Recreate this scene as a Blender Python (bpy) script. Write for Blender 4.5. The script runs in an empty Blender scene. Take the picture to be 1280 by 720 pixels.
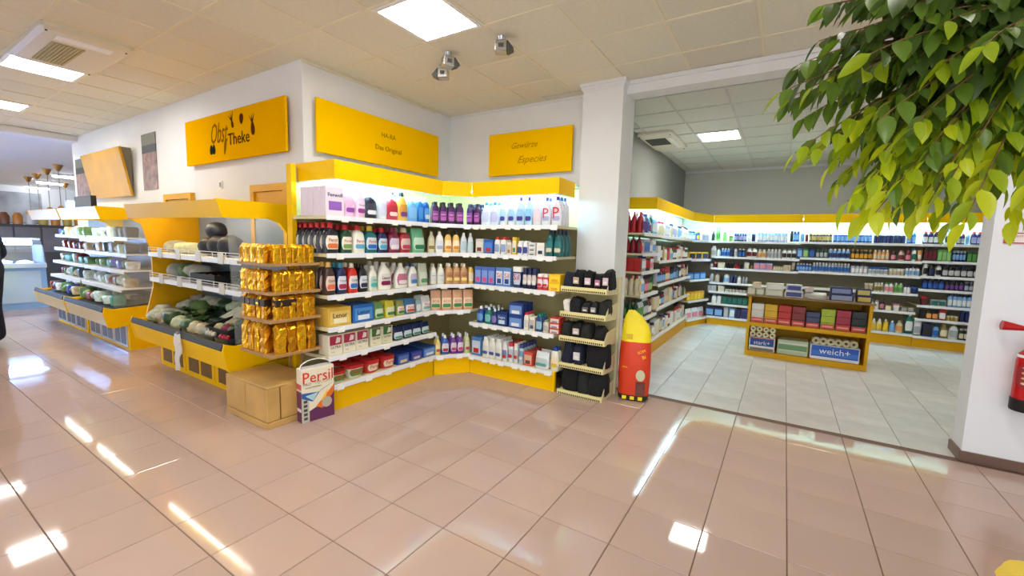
import bpy, bmesh, math, random
from mathutils import Vector, Matrix
R = math.radians
random.seed(7)
S = bpy.context.scene
COL = S.collection
# ------------------------------------------------------------------ camera
CAM = Vector((-0.12857, -3.16537, 1.51349)); FPX = 537.74
YAW, PITCH, ROLL = -.561623, -.10615, .02806
fw = Vector((math.sin(YAW)*math.cos(PITCH), math.cos(YAW)*math.cos(PITCH), math.sin(PITCH)))
r0 = Vector((math.cos(YAW), -math.sin(YAW), 0)); u0_ = r0.cross(fw)
rt = math.cos(ROLL)*r0 + math.sin(ROLL)*u0_
up = -math.sin(ROLL)*r0 + math.cos(ROLL)*u0_
cd = bpy.data.cameras.new('camera'); cam = bpy.data.objects.new('camera', cd); COL.objects.link(cam)
cd.sensor_width = 36; cd.lens = FPX/1280*36; cd.clip_start = .02; cd.clip_end = 200
cam.matrix_world = Matrix(((rt.x, up.x, -fw.x, CAM.x), (rt.y, up.y, -fw.y, CAM.y), (rt.z, up.z, -fw.z, CAM.z), (0, 0, 0, 1)))
S.camera = cam
# ------------------------------------------------------------------ world / exposure
W = bpy.data.worlds.new('world'); S.world = W; W.use_nodes = True
bg = W.node_tree.nodes['Background']; bg.inputs[0].default_value = (.84, .93, 1, 1); bg.inputs[1].default_value = 1.5
S.view_settings.view_transform = 'Standard'; S.view_settings.look = 'None'
S.view_settings.gamma = 1; S.view_settings.use_curve_mapping = False
S.view_settings.exposure = 1.03
LAMP = 17.0       # ceiling panels
STRIP = 55.0      # light strips under the shelf canopies
def area(name, loc, sx, sy, power, col=(1, 1, 1), rot=(0, 0, 0)):
    d = bpy.data.lights.new(name, 'AREA'); d.shape = 'RECTANGLE'; d.size = sx; d.size_y = sy; d.energy = power; d.color = col
    o = bpy.data.objects.new(name, d); COL.objects.link(o); o.location = loc; o.rotation_euler = rot
    return o
# ------------------------------------------------------------------ pixel helpers
def pix(p):
    q = Vector(p)-CAM; z = q.dot(fw)
    return 640+FPX*q.dot(rt)/z, 360-FPX*q.dot(up)/z, z
def along(P0, D, u):
    "point on the line P0 + s D that is seen in pixel column u"
    P0 = Vector(P0); D = Vector(D); a = P0-CAM; k = (u-640)/FPX
    s = (k*a.dot(fw)-a.dot(rt))/(D.dot(rt)-k*D.dot(fw))
    return s
# ------------------------------------------------------------------ materials
def lin(c):
    return tuple((x/255/12.92 if x/255 <= .04045 else ((x/255+.055)/1.055)**2.4) for x in c)
MC = {}
def mat(c, rough=.45, metal=0, emit=0, noise=0, scale=8, bump=0, bscale=60, trans=0, spec=.5, alpha=1, key=None, sub=0):
    k = (tuple(c), rough, metal, emit, noise, scale, bump, bscale, trans, spec, alpha, sub)
    if k in MC: return MC[k]
    m = bpy.data.materials.new(key or 'm%02d_%02d_%02d' % tuple(int(x)//4 for x in c)); m.use_nodes = True
    n = m.node_tree; b = n.nodes['Principled BSDF']; l = lin(c)
    b.inputs['Base Color'].default_value = (*l, 1); b.inputs['Roughness'].default_value = rough
    b.inputs['Metallic'].default_value = metal; b.inputs['Specular IOR Level'].default_value = spec
    if trans: b.inputs['Transmission Weight'].default_value = trans; b.inputs['IOR'].default_value = 1.45
    if alpha < 1: b.inputs['Alpha'].default_value = alpha
    if sub: b.inputs['Subsurface Weight'].default_value = sub
    if emit: b.inputs['Emission Color'].default_value = (*l, 1); b.inputs['Emission Strength'].default_value = emit
    if noise or bump: tc = n.nodes.new('ShaderNodeTexCoord')
    if noise:
        t = n.nodes.new('ShaderNodeTexNoise'); t.inputs['Scale'].default_value = scale; t.inputs['Detail'].default_value = 5
        n.links.new(tc.outputs['Object'], t.inputs['Vector'])
        r = n.nodes.new('ShaderNodeMapRange'); r.inputs[1].default_value = .3; r.inputs[2].default_value = .7
        r.inputs[3].default_value = 1-noise; r.inputs[4].default_value = 1+noise
        x = n.nodes.new('ShaderNodeMix'); x.data_type = 'RGBA'; x.blend_type = 'MULTIPLY'; x.inputs[0].default_value = 1
        x.inputs[6].default_value = (*l, 1); n.links.new(t.outputs['Fac'], r.inputs[0]); n.links.new(r.outputs[0], x.inputs[7])
        n.links.new(x.outputs[2], b.inputs['Base Color'])
    if bump:
        t2 = n.nodes.new('ShaderNodeTexNoise'); t2.inputs['Scale'].default_value = bscale; t2.inputs['Detail'].default_value = 3
        n.links.new(tc.outputs['Object'], t2.inputs['Vector'])
        bp = n.nodes.new('ShaderNodeBump'); bp.inputs['Strength'].default_value = bump; bp.inputs['Distance'].default_value = .01
        n.links.new(t2.outputs['Fac'], bp.inputs['Height']); n.links.new(bp.outputs[0], b.inputs['Normal'])
    MC[k] = m
    return m
YEL = mat((255, 202, 0), .5, spec=.12, key='yellow_enamel', noise=.03, scale=2)
YELD = mat((226, 168, 6), .45, spec=.25, key='yellow_enamel_deep', noise=.04, scale=2)  # deeper yellow than YEL
CREAM = mat((222, 212, 170), .5, key='cream_metal', noise=.02)
WALL = mat((232, 232, 232), .85, key='white_paint', noise=.02, scale=3, bump=.03)
WALLB = mat((206, 204, 196), .85, key='back_room_paint', noise=.02, scale=3, bump=.03)
RAIL = mat((240, 244, 250), .4, key='white_shelf_rail')
BACKP = mat((206, 194, 140), .6, key='shelf_back_panel', noise=.03)
WHITE = mat((240, 240, 240), .4, key='white_plastic')
DARK = mat((16, 16, 18), .6, key='black_plastic')
GREY = mat((120, 122, 124), .4, key='grey_plastic')
STEEL = mat((200, 200, 205), .25, metal=1, key='steel')
GLASS = mat((235, 245, 245), .03, key='clear_glass', alpha=.12, spec=.6)
INK = mat((70, 45, 8), .8, spec=0, key='dark_brown_ink')
# ------------------------------------------------------------------ mesh helpers
class MB:
    def __init__(s): s.v = []; s.f = []
    def add(s, v, f):
        o = len(s.v); s.v += [tuple(x) for x in v]; s.f += [tuple(i+o for i in q) for q in f]; return s
    def box(s, a, b, M=None):
        x0, y0, z0 = a; x1, y1, z1 = b
        v = [(x0, y0, z0), (x1, y0, z0), (x1, y1, z0), (x0, y1, z0), (x0, y0, z1), (x1, y0, z1), (x1, y1, z1), (x0, y1, z1)]
        if M: v = [M @ Vector(q) for q in v]
        return s.add(v, [(0, 3, 2, 1), (4, 5, 6, 7), (0, 1, 5, 4), (1, 2, 6, 5), (2, 3, 7, 6), (3, 0, 4, 7)])
    def prism(s, poly, axis, a, b):
        "extrude a 2D polygon along axis x|y|z from a to b"
        n = len(poly)
        def P(p, t): return {'x': (t, p[0], p[1]), 'y': (p[0], t, p[1]), 'z': (p[0], p[1], t)}[axis]
        v = [P(p, a) for p in poly]+[P(p, b) for p in poly]
        f = [tuple(range(n))[::-1], tuple(range(n, 2*n))]+[(i, (i+1) % n, n+(i+1) % n, n+i) for i in range(n)]
        return s.add(v, f)
    def loft(s, secs, n=14, p=2.6, caps=True):
        "secs: (z, half width, half depth[, cx[, cy]])"
        v = []; f = []
        for q in secs:
            z, a, b = q[:3]; cx = q[3] if len(q) > 3 else 0; cy = q[4] if len(q) > 4 else 0
            for i in range(n):
                t = 2*math.pi*(i+.5)/n; c, sn = math.cos(t), math.sin(t)
                v.append((cx+a*math.copysign(abs(c)**(2/p), c), cy+b*math.copysign(abs(sn)**(2/p), sn), z))
        for k in range(len(secs)-1):
            for i in range(n):
                j = (i+1) % n; f.append((k*n+i, k*n+j, (k+1)*n+j, (k+1)*n+i))
        if caps: f.append(tuple(range(n))[::-1]); f.append(tuple(range((len(secs)-1)*n, len(secs)*n)))
        return s.add(v, f)
    def tube(s, pts, r, n=8):
        pts = [Vector(p) for p in pts]; v = []; f = []; m = len(pts)
        rr = r if isinstance(r, (list, tuple)) else [r]*m
        for k, p in enumerate(pts):
            d = (pts[min(k+1, m-1)]-pts[max(k-1, 0)]).normalized()
            a = d.orthogonal().normalized() if k == 0 else (a-d*a.dot(d)).normalized()
            b = d.cross(a)
            for i in range(n):
                t = 2*math.pi*i/n; v.append(p+(a*math.cos(t)+b*math.sin(t))*rr[k])
        for k in range(m-1):
            for i in range(n):
                j = (i+1) % n; f.append((k*n+i, k*n+j, (k+1)*n+j, (k+1)*n+i))
        f.append(tuple(range(n))[::-1]); f.append(tuple(range((m-1)*n, m*n)))
        return s.add(v, f)
    def mesh(s, name, m=None, smooth=False):
        me = bpy.data.meshes.new(name); me.from_pydata(s.v, [], s.f); me.update()
        bm = bmesh.new(); bm.from_mesh(me); bmesh.ops.recalc_face_normals(bm, faces=bm.faces); bm.to_mesh(me); bm.free()
        if smooth:
            me.polygons.foreach_set('use_smooth', [True]*len(me.polygons))
            try: me.set_sharp_from_angle(angle=R(38))
            except Exception: pass
        if m: me.materials.append(m)
        return me
def ob(name, me, parent=None, loc=(0, 0, 0), rot=(0, 0, 0)):
    o = bpy.data.objects.new(name, me); COL.objects.link(o); o.location = loc; o.rotation_euler = rot
    if parent: o.parent = parent
    return o
def tag(o, label, cat, group=None, kind=None):
    o['label'] = label; o['category'] = cat
    if group: o['group'] = group
    if kind: o['kind'] = kind
    return o
def thing(name, label, cat, loc=(0, 0, 0), rz=0, group=None):
    return tag(ob(name, None, None, loc, (0, 0, rz)), label, cat, group)
def struct(name, me, parent=None, loc=(0, 0, 0)):
    o = ob(name, me, parent, loc); o['kind'] = 'structure'; return o
def bx(name, a, b, m, parent=None, bev=0):
    if not bev: return ob(name, MB().box(a, b).mesh(name, m), parent)
    me = MB().box(a, b).mesh(name, m); bevel(me, bev); return ob(name, me, parent)
def bevel(me, w, seg=2):
    bm = bmesh.new(); bm.from_mesh(me)
    bmesh.ops.bevel(bm, geom=list(bm.edges), offset=w, segments=seg, affect='EDGES', profile=.6)
    bm.to_mesh(me); bm.free()
TC = {}
def text(s, w, m, parent, loc, rz=0, h=None, shear=0, tilt=0, name='lettering', roll=0):
    "flat lettering w metres wide that faces local -y"
    k = (s, shear, id(m))
    if k not in TC:
        cu = bpy.data.curves.new('lettering', 'FONT'); cu.body = s; cu.align_x = 'CENTER'; cu.align_y = 'CENTER'; cu.size = 1; cu.shear = shear
        cu.resolution_u = 2; cu.extrude = .004
        o = bpy.data.objects.new('tmp', cu); me = bpy.data.meshes.new_from_object(o); bpy.data.objects.remove(o)
        xs = [v.co.x for v in me.vertices]; ys = [v.co.y for v in me.vertices]; W_ = max(xs)-min(xs); H_ = max(ys)-min(ys)
        cx = (max(xs)+min(xs))/2; cy = (max(ys)+min(ys))/2
        for v in me.vertices: v.co = ((v.co.x-cx)/W_, -v.co.z, (v.co.y-cy)/W_)
        me.materials.clear(); me.materials.append(m); TC[k] = (me, H_/W_)
    me, asp = TC[k]
    o = ob(name, me, parent, loc, (tilt, roll, rz)); o.scale = (w, w, (h/asp if h else w)); return o
def lumpy(name, r, m, seed, sub=2, amp=.18, sq=(1, 1, 1), freq=2.2):
    from mathutils import noise
    bm = bmesh.new(); bmesh.ops.create_icosphere(bm, subdivisions=sub, radius=1)
    off = Vector((seed*3.7, seed*1.3, seed*2.1))
    for v in bm.verts:
        k = 1+amp*noise.noise(v.co*freq+off)*2
        v.co = Vector((v.co.x*sq[0]*r*k, v.co.y*sq[1]*r*k, v.co.z*sq[2]*r*k))
    z0 = min(v.co.z for v in bm.verts)
    for v in bm.verts: v.co.z -= z0
    me = bpy.data.meshes.new(name); bm.to_mesh(me); bm.free(); me.materials.append(m)
    me.polygons.foreach_set('use_smooth', [True]*len(me.polygons)); return me
# ================================================================== SETTING
ZC = 3.145; XW = -4.05; YT = -.70; YG = 1.40; T = .385
# ---- floor with single tiles
def tile_mats(base, n, rough, scale, noise, spread):
    out = []
    for i in range(n):
        k = 1+spread*(i/(n-1)-.5)*2
        out.append(mat(tuple(min(255, c*k) for c in base), rough+.01*i, noise=noise, scale=scale+i*.13, key='floor_tile'))
    return out
def tiled(fname, ox, oy, xr, yr, mats, grout, size, ok, top=0.0, gap=.0045):
    f = struct(fname, None); pieces = []
    for i in range(*xr):
        for j in range(*yr):
            if ok(ox+(i+.5)*size, oy+(j+.5)*size):
                c = (ox+(i+.5)*size, oy+(j+.5)*size, top); q = pix(c)
                vis = q[2] > .3 and -120 < q[0] < 1400 and -60 < q[1] < 800
                pieces.append((0 if vis else 1, q[2], c))
    pieces.sort(); h = size/2-gap/2; b = .003; t = .008
    def geo(mb, c):
        x, y, z = c
        v = [(x-h, y-h, z-b), (x+h, y-h, z-b), (x+h, y+h, z-b), (x-h, y+h, z-b)]
        g = h-b*.6
        v += [(x-g, y-g, z), (x+g, y-g, z), (x+g, y+g, z), (x-g, y+g, z)]
        v += [(x-h, y-h, z-t), (x+h, y-h, z-t), (x+h, y+h, z-t), (x-h, y+h, z-t)]
        mb.add(v, [(4, 5, 6, 7)]+[(k, (k+1) % 4, 4+(k+1) % 4, 4+k) for k in range(4)]+[(8+k, 8+(k+1) % 4, (k+1) % 4, k) for k in range(4)])
    ms = []
    for m in mats:
        q = MB(); geo(q, (0, 0, 0)); ms.append(q.mesh('floor_tile', m))
    rest = MB()
    for k, (v, d, c) in enumerate(pieces):
        if k < 300 and v == 0: ob('floor_tile', random.choice(ms), f, c)
        else: geo(rest, c)
    if rest.v:
        o = ob('floor_tile_field', rest.mesh('floor_tile_field', mats[1]), f); o['kind'] = 'stuff'
    xs = [c[2][0] for c in pieces]; ys = [c[2][1] for c in pieces]
    g = ob('grout_bed', MB().box((min(xs)-h, min(ys)-h, top-.1), (max(xs)+h, max(ys)+h, top-.0035)).mesh('grout_bed', grout), f)
    return f
FT = tile_mats((190, 163, 151), 4, .045, 1.5, .03, .012)
tiled('floor_main', 0, 0, (-66, 10), (-18, 9), FT, mat((112, 88, 74), .8), T, lambda x, y: y < 3.2*T+.01 or x < -26*T, 0)
BT = tile_mats((210, 206, 202), 4, .32, 4, .09, .03)
tiled('floor_back_room', 0, 1.24, (-7, 9), (0, 16), BT, mat((150, 148, 144), .8), T, lambda x, y: True, 0, .003)
# ---- ceiling panels in a metal grid
PIT = .595
def ceiling(name, ox, oy, xr, yr, skip, lamp_cells, m, ok=lambda x, y: True):
    c = struct(name, None)
    pm_ = []
    for i in range(3):
        q = MB().box((-PIT/2+.012, -PIT/2+.012, 0), (PIT/2-.012, PIT/2-.012, .015)).mesh('ceiling_panel', m[i]); pm_.append(q)
    g = MB(); n = 0
    x0, x1 = ox+xr[0]*PIT, ox+xr[1]*PIT; y0, y1 = oy+yr[0]*PIT, oy+yr[1]*PIT
    for i in range(*xr):
        for j in range(*yr):
            x, y = ox+(i+.5)*PIT, oy+(j+.5)*PIT
            if not ok(x, y): continue
            if (i, j) in lamp_cells or (i, j) in skip: continue
            if n < 290 or 1: ob('ceiling_panel', pm_[(i*7+j*3) % 3], c, (x, y, ZC+random.uniform(-.001, .003)), (random.uniform(-.003, .003), random.uniform(-.003, .003), 0)); n += 1
    for i in range(xr[0], xr[1]+1): g.box((ox+i*PIT-.012, y0, ZC-.004), (ox+i*PIT+.012, y1, ZC+.02))
    for j in range(yr[0], yr[1]+1): g.box((x0, oy+j*PIT-.012, ZC-.0042), (x1, oy+j*PIT+.012, ZC+.02))
    o = ob('ceiling_grid', g.mesh('ceiling_grid', m[3]), c)
    ob('ceiling_deck', MB().box((x0, y0, ZC+.06), (x1, y1, ZC+.12)).mesh('ceiling_deck', DARK), c)
    return c
CM = [mat(tuple(x*k for x in (228, 223, 204)), .9, noise=.03, scale=30, bump=.05, bscale=200, key='ceiling_panel') for k in (1, .985, 1.01)]+[mat((232, 224, 196), .7, key='ceiling_grid')]
CB = [mat(tuple(x*k for x in (222, 220, 210)), .9, noise=.03, scale=30, bump=.05, bscale=200, key='ceiling_panel_back') for k in (1, .985, 1.01)]+[mat((205, 204, 198), .7, key='ceiling_grid_back')]
CX, CY = -1.60, .22
MAIN_L = {(-2, -2): 'bright square ceiling panel light above the yellow shelving corner',
          (-9, -4): 'square ceiling panel light beside the ceiling air conditioner', (-13, -4): 'square ceiling panel light at the left edge above the aisle',
          (-17, -4): 'far square ceiling panel light above the cold cases', (-2, -6): 'ceiling panel light behind the viewer', (3, -6): 'ceiling panel light behind the ficus tree crown',
          (3, -2): 'ceiling panel light above the ficus tree'}
ceiling('ceiling_main', CX, CY, (-16, 9), (-10, 2), {(-7, -4), (-8, -4)}, MAIN_L, CM)
BX_, BY_ = -1.375, 3.62
BACK_L = {(0, 0): 'oblong bright ceiling panel light in the back room', (4, 0): 'ceiling panel light on the right in the back room',
          (0, -3): 'ceiling panel light just behind the opening beam'}
del BACK_L[(0, -3)]
ceiling('ceiling_back_room', BX_, BY_, (-2, 8), (-4, 6), set(), BACK_L, CB)
LM = mat((255, 252, 244), .5, emit=LAMP, key='panel_light_diffuser')
def panel(x, y, label):
    t = thing('ceiling_light', label, 'ceiling light', (x, y, ZC-.012))
    h = PIT/2-.014; q = MB()
    for a, b in (((-h, -h, 0), (h, -h+.03, .03)), ((-h, h-.03, 0), (h, h, .03)), ((-h, -h+.03, 0), (-h+.03, h-.03, .03)), ((h-.03, -h+.03, 0), (h, h-.03, .03))): q.box(a, b)
    ob('frame', q.mesh('frame', WHITE), t)
    ob('diffuser', MB().box((-h+.03, -h+.03, .006), (h-.03, h-.03, .022)).mesh('diffuser', LM), t)
for (i, j), l in MAIN_L.items(): panel(CX+(i+.5)*PIT, CY+(j+.5)*PIT, l)
for (i, j), l in BACK_L.items(): panel(BX_+(i+.5)*PIT, BY_+(j+.5)*PIT, l)
# ---- walls
XE = -11.1
struct('wall_side', MB().box((XW-.22, YT, 0), (XW, YG+.15, ZC)).mesh('wall_side', WALL))
struct('wall_aisle', MB().box((XE, YT, 0), (XW-.22, YT+.2, ZC)).mesh('wall_aisle', WALL))
struct('wall_spice', MB().box((XW, YG, 0), (-1.60, YG+.12, ZC)).mesh('wall_spice', WALL))
struct('wall_column', MB().box((-2.02, 1.12, 0), (-1.595, YG, ZC)).mesh('wall_column', WALL))
cap = MB()
for k, (e, z) in enumerate(((.03, ZC-.03), (.018, ZC-.055), (.008, ZC-.075))): cap.box((-2.02-e, 1.12-e, z), (-1.595+e, YG+.02, z+.03 if k == 0 else z+.025))
struct('trim_1', cap.mesh('trim_1', WALL))
struct('wall_opening_beam', MB().box((-1.595, 1.23, 3.02), (1.09, 1.42, ZC)).mesh('beam', WALL))
struct('trim_2', MB().box((-1.595, 1.205, ZC-.04), (3.6, 1.23, ZC-.002)).mesh('trim', WALL))
struct('trim_3', MB().box((XW, YT-.012, ZC-.025), (XW+.02, 1.10, ZC-.002)).mesh('trim', CM[3]))
struct('trim_4', MB().box((XW+.02, YG-.02, ZC-.025), (-2.06, YG, ZC-.002)).mesh('trim', WALL))
struct('wall_right', MB().box((1.09, 1.205, 0), (3.6, 1.42, ZC)).mesh('wall_right', mat((236, 238, 244), .8, noise=.02, scale=3, bump=.03, key='white_paint_right')))
struct('baseboard_right', MB().box((1.075, 1.19, 0), (3.6, 1.43, .075)).mesh('baseboard', mat((112, 84, 72), .35, noise=.05, key='brown_skirting')))
struct('wall_far_right', MB().box((3.6, -7, 0), (3.75, 1.42, ZC)).mesh('wall', WALL))
XBL, YBB = -2.10, 6.95
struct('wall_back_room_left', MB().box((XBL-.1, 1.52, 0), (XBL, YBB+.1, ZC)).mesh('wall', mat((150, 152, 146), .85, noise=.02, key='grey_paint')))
struct('wall_back_room_back', MB().box((XBL, YBB, 0), (3.4, YBB+.1, ZC)).mesh('wall', WALLB))
struct('wall_back_room_right', MB().box((3.3, 1.42, 0), (3.4, YBB, ZC)).mesh('wall', WALLB))
struct('trim_5', MB().box((XBL, YBB-.03, ZC-.05), (3.3, YBB, ZC-.003)).mesh('trim', WALL))
struct('wall_light_block', MB().box((-10.9, -6.3, 0), (-1.8, -6.15, ZC)).mesh('wall', WALL))  # unseen wall added to block daylight from the aisle side
# far hall beyond the aisle
struct('wall_hall_beam', MB().box((-11.12, -6, ZC-.10), (-10.75, YT, ZC-.006)).mesh('beam', WALL))
FARC = mat((232, 226, 220), .9, noise=.02, key='hall_ceiling')
struct('ceiling_hall', MB().box((-26, -7, ZC), (-11.12, 3.4, ZC+.1)).mesh('ceiling', FARC))
struct('wall_hall_end', MB().box((-25.6, -7, 0), (-25.4, 3.3, ZC)).mesh('wall', WALL))
struct('wall_hall_side', MB().box((-25.4, 3.2, 0), (XE, 3.35, ZC)).mesh('wall', WALL))
struct('wall_hall_return', MB().box((XE, YT+.2, 0), (XE+.2, 3.2, ZC)).mesh('wall', WALL))
# ================================================================== SIGNS AND WALL THINGS
def board(name, label, c, ang, w, h, off=.03, m=None, lean=0):
    "flat sign whose face looks along local -y"
    t = thing(name, label, 'sign', c, ang)
    mm = m or mat((255, 198, 0), .6, spec=0, key='sign_yellow', noise=.03, scale=2)
    me = MB().box((-w/2, -.012, -h/2), (w/2, .012, h/2)).mesh('panel', mm); p = ob('panel', me, t)
    for xx in (-w*.3, w*.3): ob('bracket', MB().box((xx-.015, .012, -.02), (xx+.015, off, .02)).mesh('bracket', STEEL), t)
    p.rotation_euler = (lean, 0, 0)
    return t, p
FAINT = mat((150, 108, 8), .8, spec=0, key='faint_ink')
FAINT2 = mat((190, 136, 6), .8, spec=0, key='pale_ink')
# HA-RA sign on the side wall (faces +x)
t, p = board('wall_sign', 'yellow wall sign reading HA-RA Das Original above the shelving', (XW+.06, .245, 2.575), R(90), 1.70, .50, .055)
text('HA-RA', .20, FAINT, p, (.03, -.0135, .075)); text('Das Original', .37, FAINT, p, (.03, -.0135, -.075))
# spice sign (faces -y)
t, p = board('wall_sign', 'yellow wall sign with faint script reading Gewürze Especies beside the column', (-2.79, YG-.055, 2.575), 0, 1.13, .50, .05)
text('Gewürze', .36, FAINT2, p, (-.05, -.0135, .09), shear=.45); text('Especies', .40, FAINT2, p, (.06, -.0135, -.09), shear=.45)
# fruit counter sign on aisle wall (faces -y)
t, p = board('wall_sign', 'yellow wall sign with fruit drawings reading Theke above the produce case', (-5.29, YT-.055, 2.575), 0, 2.12, .51, .05, m=mat((236, 172, 0), .6, spec=0, noise=.03, scale=2, key='sign_yellow_shaded'))  # darker yellow than the other signs: shade on this wall put into the colour
text('Theke', .44, INK, p, (.19, -.0135, -.045))
text('Obst', .38, mat((140, 96, 10), .8, spec=0, key='ochre_ink'), p, (-.22, -.0135, .05), shear=.35, h=.22)
def fruit(n, cx, cz, w, h, m, rot=0, crown=0):
    q = MB(); pts = [(w*math.cos(a)*(1-.25*math.sin(a)), h*math.sin(a)) for a in [2*math.pi*i/16 for i in range(16)]]
    c, s = math.cos(rot), math.sin(rot)
    q.prism([(cx+x*c-z*s, cz+x*s+z*c) for x, z in pts], 'y', -.0145, -.0125)
    if crown:
        for k in (-1, 0, 1):
            bx_, bz = 0, h; tipx, tipz = k*.05, h+.07
            tri = [(bx_-.012, bz-.01), (bx_+.012, bz-.01), (tipx, tipz)]
            q.prism([(cx+x*c-z*s, cz+x*s+z*c) for x, z in tri], 'y', -.0145, -.0125)
    ob(n, q.mesh(n, m), p)
BR = mat((90, 46, 16), .8, spec=0, key='drawn_fruit'); GRN = mat((38, 48, 30), .8, spec=0, key='drawn_berry')
fruit('drawn_pineapple', .48, .02, .036, .07, BR, .12, 1); fruit('drawn_strawberry', .26, .14, .038, .055, BR, math.pi, 0)
fruit('drawn_pepper', .07, .11, .022, .045, BR, .3, 1); fruit('drawn_berry', -.42, -.12, .035, .055, GRN); fruit('drawn_berry', -.36, -.12, .035, .055, GRN)
fruit('drawn_carrot', -.10, -.11, .025, .09, mat((140, 92, 12), .8, spec=0, key='drawn_carrot'), 2.9)
# glossy tilted board further along the aisle
tl = thing('wall_sign', 'glossy tilted yellow board with blank face leaning out over the cold cases', 'sign', (-9.10, YT-.02, 2.03))
GB = mat((216, 156, 10), .06, noise=.12, scale=3, key='glossy_sign_board')
me = MB().prism([(-.005, 0), (-.035, 0), (-.15, .68), (-.12, .69)], 'x', -.86, .86).mesh('panel', GB); ob('panel', me, tl)
ob('side_gusset', MB().prism([(0, 0), (-.005, .01), (-.12, .685), (0, .69)], 'x', .80, .83).mesh('side_gusset', mat((120, 112, 90), .6)), tl)
def poster(x0, x1, z0, z1, label):
    t = thing('poster', label, 'poster', ((x0+x1)/2, YT-.006, z0))
    w = (x1-x0)/2; h = z1-z0
    ob('print_top', MB().box((-w, -.004, h*.8), (w, .004, h)).mesh('print_top', mat((106, 104, 84), .5)), t)
    ob('print_dark_band', MB().box((-w, -.004, h*.66), (w, .004, h*.8)).mesh('print_dark_band', mat((38, 36, 30), .5)), t)
    pm_ = mat((150, 120, 112), .3, noise=.6, scale=9, key='meat_print')
    ob('print_photo', MB().box((-w, -.004, 0), (w, .004, h*.66)).mesh('print_photo', pm_), t)
poster(-7.90, -7.42, 2.10, 2.86, 'narrow dark poster with a meat photo beside the tilted board')
poster(-10.95, -10.25, 2.0, 2.75, 'grey photo poster left of the tilted board')
t = thing('wall_switch', 'small white switch on the wall below the Theke sign', 'switch', (-5.66, YT-.006, 2.03))
ob('plate', MB().box((-.03, -.008, 0), (.03, .005, .09)).mesh('plate', WHITE), t); ob('rocker', MB().box((-.014, -.013, .02), (.014, -.008, .07)).mesh('rocker', GREY), t)
def door(n, x0, x1, zt):
    d = struct(n, None); y = YT
    q = MB().box((x0, y-.05, 0), (x0+.07, y-.003, zt)).box((x1-.07, y-.05, 0), (x1, y-.003, zt)).box((x0+.07, y-.05, zt-.07), (x1-.07, y-.003, zt))
    ob('door_frame', q.mesh('door_frame', YELD), d)
    ob('door_leaf', MB().box((x0+.075, y-.03, .01), (x1-.075, y-.006, zt-.075)).mesh('door_leaf', YELD), d)
    ob('door_handle', MB().tube([(x1-.16, y-.03, 1.05), (x1-.16, y-.08, 1.05), (x1-.28, y-.08, 1.05)], .01).mesh('door_handle', STEEL), d)
door('door_1', -4.95, -4.27, 2.03); door('door_2', -7.15, -6.35, 2.01)
# ceiling spotlights
def spot(x, y, rz, label):
    t = thing('ceiling_spotlight', label, 'spotlight', (x, y, ZC-.006), rz, 'spotlights under the ceiling')
    ob('mount', MB().loft([(-.035, .02, .02), (0, .035, .035)], 10, 2).mesh('mount', STEEL, True), t)
    q = MB().box((-.045, -.05, -.125), (.045, .05, -.035)); me = q.mesh('housing', mat((190, 190, 186), .25, metal=.9)); bevel(me, .008, 1); h = ob('housing', me, t)
    ob('fin', MB().box((-.05, -.02, -.095), (.05, .02, -.065)).mesh('fin', mat((60, 60, 58), .5)), t)
    ob('visor', MB().prism([(-.05, -.04), (-.10, -.10), (-.05, -.125)], 'x', -.045, .045).mesh('visor', mat((90, 90, 88), .4, metal=.8)), t)
spot(-2.75, -.155, R(150), 'small steel ceiling spotlight next to the panel light corner, middle of three')
spot(-2.176, -.173, R(120), 'small steel ceiling spotlight standing apart to the right of the panel light')
spot(-2.966, .03, R(-60), 'small steel ceiling spotlight with bluish face, leftmost of the three')
# ceiling air conditioners
def cassette(c, sx, sy, rz, label, dark):
    t = thing('air_conditioner', label, 'air conditioner', c, rz)
    me = MB().loft([(-.045, sx/2-.04, sy/2-.04), (-.03, sx/2, sy/2), (.004, sx/2, sy/2)], 16, 14).mesh('cover', mat((222, 216, 196), .45)); ob('cover', me, t)
    q = MB()
    for k in range(9): q.box((-sx*.36, -sy*.28+k*sy*.04, -.052), (sx*.22, -sy*.28+k*sy*.04+sy*.028, -.044))
    ob('intake_grille', q.mesh('intake_grille', mat(dark, .6)), t)
    f = ob('air_flap', MB().box((sx*.30, -sy*.30, -.055), (sx*.40, sy*.30, -.043)).mesh('air_flap', WHITE), t)
    s = MB()
    for a in (-1, 1):
        for b in (-1, 1): s.loft([(-.05, .008, .008, a*sx*.43, b*sy*.42), (-.03, .008, .008, a*sx*.43, b*sy*.42)], 8, 2)
    ob('screw_caps', s.mesh('screw_caps', DARK), t)
cassette((CX-7*PIT, CY-3.5*PIT, ZC-.004), 1.19, .59, 0, 'long ceiling air conditioner cassette beside the left panel light', (178, 168, 112))
cassette((-1.86, 3.85, ZC-.004), .5, 1.2, 0, 'white ceiling air conditioner cassette in the back room corner', (70, 70, 66))
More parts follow.
